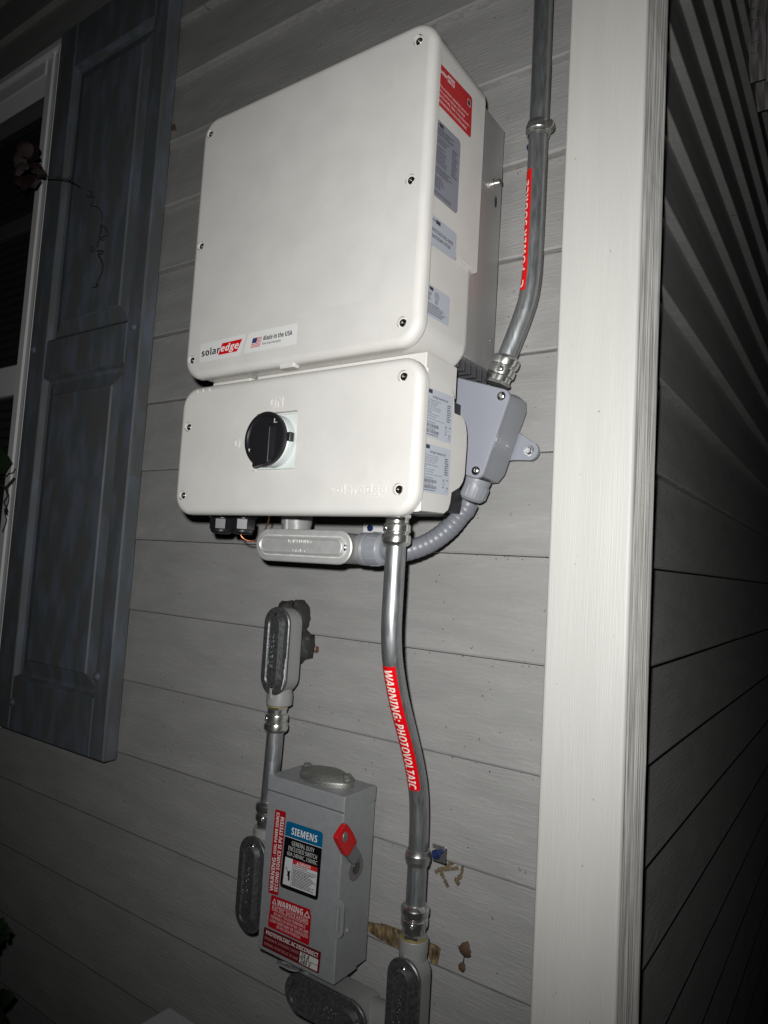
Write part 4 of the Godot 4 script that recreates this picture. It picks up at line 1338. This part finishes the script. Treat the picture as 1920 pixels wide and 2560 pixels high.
	sticker(v, "disconnect_label", [pz(662, 2316, z), pz(804, 2380, z), pz(798, 2434, z), pz(656, 2364, z)], Vector3.BACK, print_mat(m), 0.06, "maroon disconnect label with handwritten values", 0.0009)
# ---------------------------------------------------------------- small things on the wall and the plants
func wall_z(y: float) -> float:      # the face of the siding at a height
	var t := fposmod(y - 1.473, PITCH)
	return -0.0008 - 0.0142 * t / PITCH
func build_wall_bits() -> void:
	var n := thing("mud_nest", "crusty tan mud wasp tubes on the siding below the blue screw", "mud nest", pz(1100, 2190, 0.0))
	for path in [[[1110, 2163], [1118, 2166], [1108, 2172], [1102, 2176]], [[1078, 2188], [1090, 2180], [1105, 2181], [1120, 2180], [1133, 2178]], [[1084, 2181], [1092, 2190], [1100, 2206], [1107, 2218], [1110, 2225]], [[1144, 2174], [1142, 2192], [1136, 2204], [1128, 2208], [1136, 2217], [1138, 2219]], [[1106, 2146], [1108, 2155], [1114, 2160]]]:
		var pts := []
		for q in path:
			var p := pz(q[0], q[1], 0.0)
			pts.append(Vector3(p.x, p.y, wall_z(p.y) + 0.001))
		var mb := MB.new()
		var ph := rng.randf() * 9.0
		tube(mb, smooth_path(pts, 12), func(t): return 0.0021 + 0.0024 * wave.get_noise_1d((t * 7.0 + ph) * 90.0), 7)
		part(n, "mud_tube", mb, M.mud, 50)
	var st := thing("adhesive_patch", "peeling tan strip stuck on the siding behind the conduit foot", "tape", pz(960, 2340, 0.0))
	for poly in [[[911.8, 2303], [935, 2309], [961.5, 2312], [985, 2321], [1009, 2331], [1006, 2377], [975, 2362], [949.5, 2348], [925, 2331], [911.8, 2324]], [[1066, 2355], [1086, 2363], [1100, 2372.5], [1098, 2392], [1094, 2411.6], [1080.6, 2408.6], [1070, 2387.5]]]:
		var pg := PackedVector2Array()
		for q in poly:
			var p := pz(q[0], q[1], 0.0)
			pg.append(Vector2(p.x, p.y))
		var mb := slab(pg, -0.0125, 0.0006)
		part(st, "strip", mb, M.tape)
	var lf := [["dried_leaf", "curled brown dead leaf stuck on the siding beside the conduit foot", [[1160, 2393], [1170, 2352]], 0.0085, [[1183, 2377]]], ["dried_leaf", "small shrivelled brown leaf hanging under the curled leaf", [[1158, 2404], [1157, 2432]], 0.0048, []], ["dried_leaf", "tiny brown leaf caught at the shutter's edge above the inverter", [[432, 314], [442, 326]], 0.006, []]]
	for q in lf:
		var a := pz(q[2][0][0], q[2][0][1], 0.003)
		var b := pz(q[2][1][0], q[2][1][1], 0.003)
		var t := thing(q[0], q[1], "leaf", a)
		var dirv := (b - a).normalized()
		var sd := dirv.cross(Vector3.BACK)
		part(t, "blade", leaf_mesh(a, b, sd, q[3], Vector3(0, 0, 0.005)), M.dead_leaf, 60)
		var stm := MB.new()
		tube(stm, PackedVector3Array([a, a - dirv * 0.008 + Vector3(0.002, 0, 0.001)]), 0.0005, 5)
		part(t, "stem", stm, M.twig, 60)
	var ch := thing("paint_scar", "rust-brown bare scrape on the siding beside the putty", "scrape", pz(783, 1628, 0.0))
	var pg2 := PackedVector2Array()
	for q in [[779, 1616], [788, 1617], [788, 1630], [784, 1634], [785, 1640], [778, 1648], [776, 1642], [780, 1634], [774, 1630], [781, 1624]]:
		var p := pz(q[0], q[1], -0.004)
		pg2.append(Vector2(p.x, p.y))
	part(ch, "patch", slab(pg2, -0.012, wall_z(pg2[0].y) + 0.0009), M.rust)
	# debris - dirt flecks, crowded along joints to deepen their shadow lines
	var bk := thing("mounting_bracket", "small pale bracket with a blue screw on the siding under the switch unit", "bracket", pz(930, 1322, 0.0))
	var kb := MB.new()
	var k0 := pz(906, 1338, 0.004)
	var k1 := pz(958, 1306, 0.004)
	kb.box(Vector3(k0.x, k0.y, -0.008), Vector3(k1.x, k1.y, 0.004), 0.001)
	part(bk, "plate", kb, M.casing)
	var ks := MB.new()
	lathe(ks, pz(924, 1320, 0.0085) * Vector3(1, 1, 0) + Vector3(0, 0, 0.003), Vector3.BACK, [[0, 0.0030], [0.003, 0.0030], [0.0032, 0.0048], [0.0056, 0.0048], [0.0068, 0.0036]], 6)
	part(bk, "blue_screw", ks, M.blue)
	var g := thing("dirt_and_shade_specks", "tiny dark specks of dirt on the siding, crowded along the joints as painted shade", "dirt", pz(1200, 2300, 0.0))
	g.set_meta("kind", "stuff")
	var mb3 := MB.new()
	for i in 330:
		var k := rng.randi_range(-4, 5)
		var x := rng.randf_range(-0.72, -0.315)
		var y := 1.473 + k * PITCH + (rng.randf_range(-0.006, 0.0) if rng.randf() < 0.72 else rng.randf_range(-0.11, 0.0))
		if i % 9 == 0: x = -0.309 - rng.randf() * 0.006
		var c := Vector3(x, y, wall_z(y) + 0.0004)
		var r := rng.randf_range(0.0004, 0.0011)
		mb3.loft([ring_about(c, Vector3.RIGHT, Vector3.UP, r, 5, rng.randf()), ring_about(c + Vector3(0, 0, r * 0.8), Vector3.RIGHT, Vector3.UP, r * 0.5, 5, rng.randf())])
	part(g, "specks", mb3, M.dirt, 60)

func vine(t: Node3D, px: Array, r: float, m: Material, called := "stem") -> void:
	var pts := []
	for q in px: pts.append(pz(q[0], q[1], q[2]))
	var mb := MB.new()
	tube(mb, smooth_path(pts, 6), r, 6)
	part(t, called, mb, m, 60)
func build_plants() -> void:
	var t := thing("withered_rose", "withered dark red rose on a thin stem in front of the window", "flower", pz(120, 443, 0.11))
	vine(t, [[200, 468, 0.05], [182, 456, 0.08], [165, 448, 0.10], [140, 444, 0.11], [118, 442, 0.12], [95, 430, 0.12]], 0.0013, M.twig)
	vine(t, [[168, 449, 0.10], [173, 444, 0.10], [176, 438, 0.10]], 0.0009, M.twig)
	for q in [[70, 400, 88, 360, 0.030, 0], [75, 395, 60, 352, 0.026, 0], [85, 400, 100, 372, 0.024, 0], [62, 415, 42, 378, 0.022, 1], [65, 420, 36, 398, 0.020, 1], [60, 430, 40, 420, 0.026, 0], [70, 435, 62, 478, 0.030, 0], [78, 440, 88, 472, 0.028, 0], [82, 425, 104, 412, 0.024, 0], [70, 425, 72, 412, 0.014, 1], [95, 432, 84, 428, 0.012, 1], [112, 440, 94, 450, 0.014, 0], [112, 438, 98, 428, 0.013, 1], [60, 445, 50, 465, 0.024, 0], [75, 410, 100, 395, 0.022, 0]]:
		var a := pz(q[0], q[1], 0.115)
		var b := pz(q[2], q[3], 0.115 + rng.randf_range(-0.02, 0.03))
		var sd := (b - a).normalized().cross(Vector3(0.5, 0.1, 0.8)).normalized()
		part(t, "petal", leaf_mesh(a, b, sd, q[4] * 0.62, Vector3(0.3, 0.2, 0.9) * rng.randf_range(0.006, 0.014), 6), M.rose if q[5] == 0 else M.pale_petal, 60)
	var d := thing("dried_tendril", "dried curling vine tendril clinging to the shutter panel", "vine", pz(240, 600, 0.03))
	var z := 0.0285
	vine(d, [[222, 476, z], [230, 482, z + 0.003], [225, 490, z + 0.004], [234, 494, z], [232, 504, z], [228, 514, z + 0.002], [238, 516, z], [248, 522, z], [254, 534, z], [254, 550, z]], 0.0011, M.twig)
	vine(d, [[218, 490, z], [222, 494, z + 0.003], [230, 490, z + 0.003], [236, 492, z]], 0.0010, M.twig)
	vine(d, [[254, 560, z], [252, 575, z + 0.002], [247, 600, z + 0.003], [243, 618, z]], 0.0022, M.twig)
	vine(d, [[252, 564, z], [262, 568, z], [268, 580, z + 0.002], [271, 587, z], [262, 590, z + 0.003], [254, 594, z], [250, 598, z], [258, 600, z], [262, 596, z]], 0.0010, M.twig)
	vine(d, [[243, 628, z], [258, 629, z], [256, 634, z], [246, 636, z], [254, 652, z + 0.002], [257, 668, z + 0.002], [254, 684, z], [247, 698, z], [241, 712, z], [240, 716, z]], 0.0016, M.twig)
	vine(d, [[232, 719, z], [238, 718, z], [246, 714, z], [240, 710, z]], 0.0013, M.twig)
	var cur := []
	for i in 14:
		var a := i * 0.72
		cur.append([231 + cos(a) * (7.5 - i * 0.4), 622 + sin(a) * (9 - i * 0.5), z])
	vine(d, cur, 0.0009, M.twig)
	var e := thing("vine_leaf", "dark green leaf overlapping the window casing", "leaf", pz(-20, 1160, 0.05))
	part(e, "blade", leaf_mesh(pz(-40, 1150, 0.05), pz(31, 1157, 0.06), Vector3(0, 1, 0.1), 0.034, Vector3(0, 0, 0.01)), M.green_leaf, 60)
	var w := thing("vine", "thin dark vine twisting over the lower window casing", "vine", pz(10, 1210, 0.03))
	vine(w, [[-20, 1195, 0.03], [2, 1193, 0.03], [16, 1190, 0.028], [22, 1184, 0.028], [32, 1182, 0.027], [38, 1172, 0.027]], 0.0012, M.twig)
	vine(w, [[-20, 1206, 0.03], [4, 1214, 0.03], [14, 1220, 0.03], [26, 1208, 0.028], [36, 1196, 0.026]], 0.0032, M.twig)
	vine(w, [[4, 1216, 0.03], [14, 1224, 0.03], [18, 1240, 0.03], [10, 1256, 0.03], [16, 1268, 0.03], [20, 1280, 0.03]], 0.0015, M.twig)
	vine(w, [[18, 1224, 0.03], [22, 1244, 0.03], [19, 1262, 0.03], [12, 1280, 0.03], [16, 1300, 0.03], [6, 1330, 0.03]], 0.0012, M.twig)
	part(w, "withered_leaf", leaf_mesh(pz(14, 1268, 0.032), pz(20, 1290, 0.036), Vector3(1, 0.1, 0), 0.007, Vector3(0, 0, 0.004)), M.twig, 60)
	var s := thing("shrub", "dark leafy shrub tips at the foot of the wall below the shutter", "shrub", Vector3(-1.45, 0.0, 0.18))
	var tr := MB.new()
	tube(tr, smooth_path([Vector3(-1.45, 0, 0.18), Vector3(-1.43, 0.3, 0.17), Vector3(-1.47, 0.55, 0.16), Vector3(-1.44, 0.72, 0.15)], 5), 0.006, 7)
	part(s, "trunk", tr, M.twig, 60)
	for q in [[2, 2322, 0.03], [20, 2330, 0.02], [34, 2332, 0.012], [8, 2345, 0.025], [14, 2362, 0.02], [0, 2480, 0.03], [8, 2500, 0.03], [-5, 2520, 0.04], [-20, 2400, 0.05], [-30, 2440, 0.05], [-14, 2550, 0.05], [-40, 2340, 0.05]]:
		for k in 3:
			var a := pz(q[0] - 14, q[1], 0.14)
			var b: Vector3 = a + Vector3(rng.randf_range(-0.6, 1.0), rng.randf_range(-0.8, 0.8), rng.randf_range(-0.3, 0.6)).normalized() * q[2] * 1.1
			part(s, "leaf", leaf_mesh(a, b, (b - a).normalized().cross(Vector3(0.2, 0.3, 0.9)).normalized(), q[2] * 0.4, Vector3(0, 0.2, 1) * 0.004, 5), M.green_leaf, 60)

func build_surroundings() -> void:
	var g := MeshInstance3D.new()
	g.name = "ground"
	var mb := MB.new()
	mb.quad(Vector3(-60, 0, 60), Vector3(60, 0, 60), Vector3(60, 0, -60), Vector3(-60, 0, -60))
	g.mesh = mb.mesh()
	g.mesh.surface_set_material(0, M.soil)
	g.set_meta("kind", "structure")
	add_child(g)
	var u := thing("utility_box", "pale grey box top standing below the siding, only its corner showing", "utility box", Vector3(-0.78, 0, 0.2))
	var b := MB.new()
	b.box(Vector3(-0.826, 0.03, 0.071), Vector3(-0.60, 0.780, 0.33), 0.004)
	part(u, "cabinet", b, M.utility)
	var l := MB.new()
	l.box(Vector3(-0.830, 0.775, 0.067), Vector3(-0.596, 0.800, 0.334), 0.004)
	part(u, "lid", l, M.utility)
	var f := MB.new()
	f.box(Vector3(-0.84, 0.0, 0.06), Vector3(-0.59, 0.03, 0.34), 0.004)
	part(u, "plinth", f, M.concrete)
	# weathered trim at the far end of the side wall
	var d := thing("trim_board", "weathered pale trim high on the side wall, frayed along one edge", "trim", Vector3(-0.232, 2.6, -1.02))
	var prof := [Vector2(-0.240, -0.94), Vector2(-0.205, -0.94), Vector2(-0.205, -0.955), Vector2(-0.195, -0.955), Vector2(-0.19, -0.972), Vector2(-0.175, -0.972), Vector2(-0.175, -0.99), Vector2(-0.10, -0.99), Vector2(-0.10, -1.06), Vector2(-0.240, -1.06)]
	var tm := MB.new()
	for i in prof.size():
		var p: Vector2 = prof[i]
		var q: Vector2 = prof[(i + 1) % prof.size()]
		tm.quad(Vector3(q.x, 2.63, q.y), Vector3(p.x, 2.63, p.y), Vector3(p.x, 3.4, p.y), Vector3(q.x, 3.4, q.y))
	part(d, "board", tm, M.old_trim, 20)
	for i in 7:
		var fr := MB.new()
		var y := 2.70 + i * 0.028
		fr.box(Vector3(-0.236, y, -0.938), Vector3(-0.221 + 0.006 * sin(i * 2.1), y + 0.02, -0.932), 0.001)
		part(d, "flake", fr, M.old_trim)

# ---------------------------------------------------------------- materials
func make_materials() -> void:
	wave = noise(1.0, 41, 2)
	wave.frequency = 0.11
	emboss = noise(1.0, 88, 2)
	bold = font(true)
	plain = font(false)
	M.siding = []
	for i in 3:
		var g := grain(1024, 256, 3.2, 80.0, 11 + i * 5, 0.032, 90, 1.6, 0.012)
		var m := mat(Color(0.372, 0.367, 0.357), 0.55)
		m.albedo_texture = tex(g[0])
		m.normal_enabled = true
		m.normal_texture = tex(g[1])
		m.normal_scale = 0.36
		m.uv1_scale = Vector3(1.0, 3.9, 1.0)
		M.siding.append(m)
	var pg := grain(2048, 512, 2.6, 140.0, 71, 0.012, 60, 2.6, 0.004)
	M.post = mat(Color(0.735, 0.722, 0.682), 0.5)
	M.post.albedo_texture = tex(pg[0])
	M.post.normal_enabled = true
	M.post.normal_texture = tex(pg[1])
	M.post.normal_scale = 0.2
	M.post.uv1_scale = Vector3(0.5, 4.2, 1.0)
	var sp := blotch(256, 256, 0.9, 0.9, 5, 0.965, 1.0)
	M.white = mat(Color(0.66, 0.642, 0.605), 0.40)
	M.white.albedo_texture = tex(blotch(512, 512, 0.012, 0.012, 6, 0.965, 1.0))
	M.white.uv1_scale = Vector3(2.3, 2.3, 1)
	var fine := noise(0.35, 9, 2)
	var fi := Image.create(256, 256, false, Image.FORMAT_L8)
	for y in 256:
		for x in 256: fi.set_pixel(x, y, Color.from_hsv(0, 0, clampf(0.5 + fine.get_noise_2d(x, y) * 0.5, 0, 1)))
	fi.bump_map_to_normal_map(1.0)
	var fine_n := tex(fi)
	M.white.normal_enabled = true
	M.white.normal_texture = fine_n
	M.white.normal_scale = 0.04
	M.pale_plastic = mat(Color(0.62, 0.66, 0.64), 0.4)
	M.black = mat(Color(0.012, 0.012, 0.014), 0.38)
	M.rubber = mat(Color(0.015, 0.015, 0.015), 0.7)
	M.green = mat(Color(0.30, 0.42, 0.22), 0.4)
	M.blue = mat(Color(0.008, 0.022, 0.095), 0.4)
	M.red = mat(Color(0.50, 0.012, 0.012), 0.22)
	M.yellow = mat(Color(0.28, 0.215, 0.05), 0.5)
	M.copper = mat(Color(0.62, 0.22, 0.10), 0.35, 0.8)
	M.chrome = mat(Color(0.70, 0.70, 0.67), 0.24, 0.95)
	M.bright_screw = mat(Color(0.60, 0.60, 0.60), 0.25, 1.0)
	M.dark_steel = mat(Color(0.30, 0.29, 0.28), 0.3, 1.0)
	M.arm_steel = mat(Color(0.20, 0.20, 0.20), 0.4, 0.3)
	M.worn_steel = mat(Color(0.26, 0.25, 0.24), 0.5, 0.6)
	var zn := blotch(512, 512, 0.16, 0.05, 15, 0.84, 1.0)
	var zr := blotch(256, 256, 0.10, 0.05, 16, 0.30, 0.52)
	M.zinc = mat(Color(0.45, 0.465, 0.47), 1.0, 0.85)
	M.zinc.albedo_texture = tex(zn)
	M.zinc.roughness_texture = tex(zr)
	M.zinc.uv1_scale = Vector3(6, 1.7, 1)
	M.zinc_strap = mat(Color(0.50, 0.50, 0.47), 0.32, 0.9)
	var br := Image.create(512, 64, false, Image.FORMAT_L8)
	var bn := noise(0.9, 33, 2)
	for x in 512:
		for y in 64: br.set_pixel(x, y, Color.from_hsv(0, 0, clampf(0.5 + bn.get_noise_2d(x * 1.0, y * 0.02) * 0.5, 0, 1)))
	var bc := br.duplicate() as Image
	br.bump_map_to_normal_map(2.0)
	M.brushed = mat(Color(0.58, 0.57, 0.56), 0.42, 0.8)
	M.brushed.normal_enabled = true
	M.brushed.normal_texture = tex(br)
	M.brushed.normal_scale = 0.5
	M.brushed.uv1_scale = Vector3(7, 0.7, 1)
	M.dark_alu = mat(Color(0.09, 0.09, 0.095), 0.45, 0.5)
	M.alu_cover = mat(Color(0.86, 0.86, 0.84), 0.56, 0.75)
	M.alu_cover.albedo_texture = tex(blotch(256, 256, 0.03, 0.03, 17, 0.95, 1.0))
	M.alu_cover.uv1_scale = Vector3(8, 8, 1)
	M.steel_cover = mat(Color(0.40, 0.405, 0.41), 0.35, 0.86)
	M.steel_cover.albedo_texture = tex(blotch(256, 256, 0.07, 0.07, 18, 0.72, 1.0))
	M.steel_cover.uv1_scale = Vector3(9, 9, 1)
	M.cast = mat(Color(0.42, 0.42, 0.39), 0.45, 0.65)
	M.cast.albedo_texture = tex(blotch(256, 256, 0.2, 0.2, 20, 0.6, 1.0))
	M.cast.uv1_scale = Vector3(9, 9, 1)
	M.grey_paint = mat(Color(0.27, 0.27, 0.265), 0.4)
	M.enclosure = mat(Color(0.27, 0.275, 0.28), 0.42)
	M.enclosure.albedo_texture = tex(blotch(256, 256, 0.05, 0.05, 24, 0.95, 1.0))
	M.enclosure.uv1_scale = Vector3(5, 5, 1)
	M.enclosure.normal_enabled = true
	M.enclosure.normal_texture = fine_n
	M.enclosure.normal_scale = 0.1
	M.pvc = mat(Color(0.255, 0.265, 0.285), 0.38)
	M.pvc_lid = mat(Color(0.285, 0.295, 0.335), 0.38)
	M.pvc_hose = mat(Color(0.175, 0.182, 0.205), 0.40)
	var hz := blotch(256, 256, 0.35, 0.35, 27, 0.0, 1.0)
	for y in 256:
		for x in 256:
			var k := hz.get_pixel(x, y).r
			hz.set_pixel(x, y, Color(0.35, 0.35, 0.36) if k > 0.93 else Color(1, 1, 1))
	M.pvc_hose.albedo_texture = tex(hz)
	M.pvc_hose.uv1_scale = Vector3(9, 9, 1)
	M.putty = mat(Color(0.027, 0.026, 0.024), 0.6)
	M.mud = mat(Color(0.17, 0.125, 0.075), 0.95)
	M.tape = mat(Color(0.40, 0.28, 0.14), 0.7)
	M.tape.albedo_texture = tex(blotch(256, 256, 0.05, 0.02, 28, 0.3, 1.0))
	M.tape.uv1_scale = Vector3(9, 9, 1)
	M.dead_leaf = mat(Color(0.080, 0.048, 0.025), 0.75)
	M.rust = mat(Color(0.13, 0.055, 0.03), 0.85)
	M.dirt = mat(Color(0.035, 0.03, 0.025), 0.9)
	M.twig = mat(Color(0.028, 0.024, 0.020), 0.8)
	M.rose = mat(Color(0.020, 0.006, 0.007), 0.7)
	M.pale_petal = mat(Color(0.050, 0.042, 0.038), 0.8)
	M.green_leaf = mat(Color(0.018, 0.040, 0.012), 0.6)
	var sh := Image.create(512, 1024, false, Image.FORMAT_RGB8)
	var sn := noise(1.0, 51, 4)
	for y in 1024:
		for x in 512:
			var k := clampf(sn.get_noise_2d(x * 0.020, y * 0.009) * 1.7 + 0.22, 0, 1)
			var j := clampf(sn.get_noise_2d(x * 0.02 + 300.0, y * 0.012) * 1.5 + 0.5, 0, 1)
			var c := Color(0.34, 0.37, 0.38).lerp(Color(0.36, 0.36, 0.36), j).lerp(Color(0.43, 0.46, 0.53), k * 0.6)
			sh.set_pixel(x, y, c)
	M.shutter = StandardMaterial3D.new()
	M.shutter.albedo_texture = tex(sh)
	M.shutter.roughness = 0.6
	M.shutter.uv1_scale = Vector3(1.9, 0.63, 1)
	M.casing = mat(Color(0.70, 0.70, 0.69), 0.5)
	M.old_bar = mat(Color(0.48, 0.48, 0.48), 0.6)
	M.blind = mat(Color(0.30, 0.31, 0.28), 0.6)
	M.screen = mat(Color(0.02, 0.02, 0.02), 0.05)  # tint of the added sheet that darkens the blinds
	M.screen.transparency = BaseMaterial3D.TRANSPARENCY_ALPHA
	M.screen.albedo_color.a = 0.62
	M.glass = mat(Color(0.5, 0.55, 0.55), 0.03)
	M.glass.transparency = BaseMaterial3D.TRANSPARENCY_ALPHA
	M.glass.albedo_color.a = 0.12
	M.plywood = mat(Color(0.26, 0.20, 0.13), 0.9)  # plywood brown, the sheathing's own colour
	M.concrete = mat(Color(0.25, 0.245, 0.235), 0.85)
	M.soil = mat(Color(0.06, 0.05, 0.035), 0.95)
	M.soil.albedo_texture = tex(blotch(512, 512, 0.05, 0.05, 61, 0.4, 1.0))
	M.utility = mat(Color(0.42, 0.42, 0.42), 0.5)
	M.old_trim = mat(Color(0.42, 0.40, 0.39), 0.7)
	M.old_trim.albedo_texture = tex(blotch(256, 256, 0.08, 0.02, 63, 0.55, 1.0))
	M.old_trim.uv1_scale = Vector3(4, 2, 1)

func _ready() -> void:
	rng.seed = 20240611
	var cam := Camera3D.new()
	cam.name = "camera"
	cam.fov = rad_to_deg(2.0 * atan(1280.0 / FOCAL))
	cam.near = 0.02
	cam.far = 200.0
	add_child(cam)
	cam.transform = Transform3D(Basis(CAM_R, -CAM_D, -CAM_F).orthonormalized(), EYE)
	cam.make_current()
	var env := Environment.new()
	env.background_mode = Environment.BG_SKY
	var sky := Sky.new()
	var psm := ProceduralSkyMaterial.new()
	psm.sky_top_color = Color(0.10, 0.12, 0.18)
	psm.sky_horizon_color = Color(0.20, 0.20, 0.24)
	psm.ground_bottom_color = Color(0.05, 0.05, 0.06)
	psm.ground_horizon_color = Color(0.15, 0.15, 0.17)
	sky.sky_material = psm
	env.sky = sky
	env.background_energy_multiplier = 0.03
	env.tonemap_mode = Environment.TONE_MAPPER_LINEAR
	env.tonemap_exposure = 1.0
	env.sdfgi_enabled = true
	env.ssao_enabled = true
	env.ssil_enabled = true
	var we := WorldEnvironment.new()
	we.name = "environment"
	we.environment = env
	add_child(we)
	# the phone's flash, a little above and to the left of its lens: the only light of the night picture
	var flash := SpotLight3D.new()
	flash.name = "phone_flash"
	flash.light_color = Color(1.0, 1.0, 1.0)
	flash.light_energy = 0.90
	flash.light_size = 0.004
	flash.spot_range = 12.0
	flash.spot_attenuation = 2.0
	flash.spot_angle = 56.0
	flash.spot_angle_attenuation = 1.0
	flash.shadow_enabled = true
	add_child(flash)
	flash.transform = Transform3D(cam.transform.basis * Basis(Vector3.UP, deg_to_rad(-5.0)) * Basis(Vector3.RIGHT, deg_to_rad(4.0)), EYE + cam.transform.basis * Vector3(-0.028, 0.046, 0.0))
	make_materials()
	build_house()
	build_window()
	build_shutter()
	build_surroundings()
	build_inverter()
	build_connection_unit()
	build_junction_box()
	build_upper_conduit()
	build_flex()
	build_lower_conduit()
	build_short_conduit()
	build_conduit_bodies()
	build_disconnect()
	build_glands()
	build_wall_bits()
	build_plants()
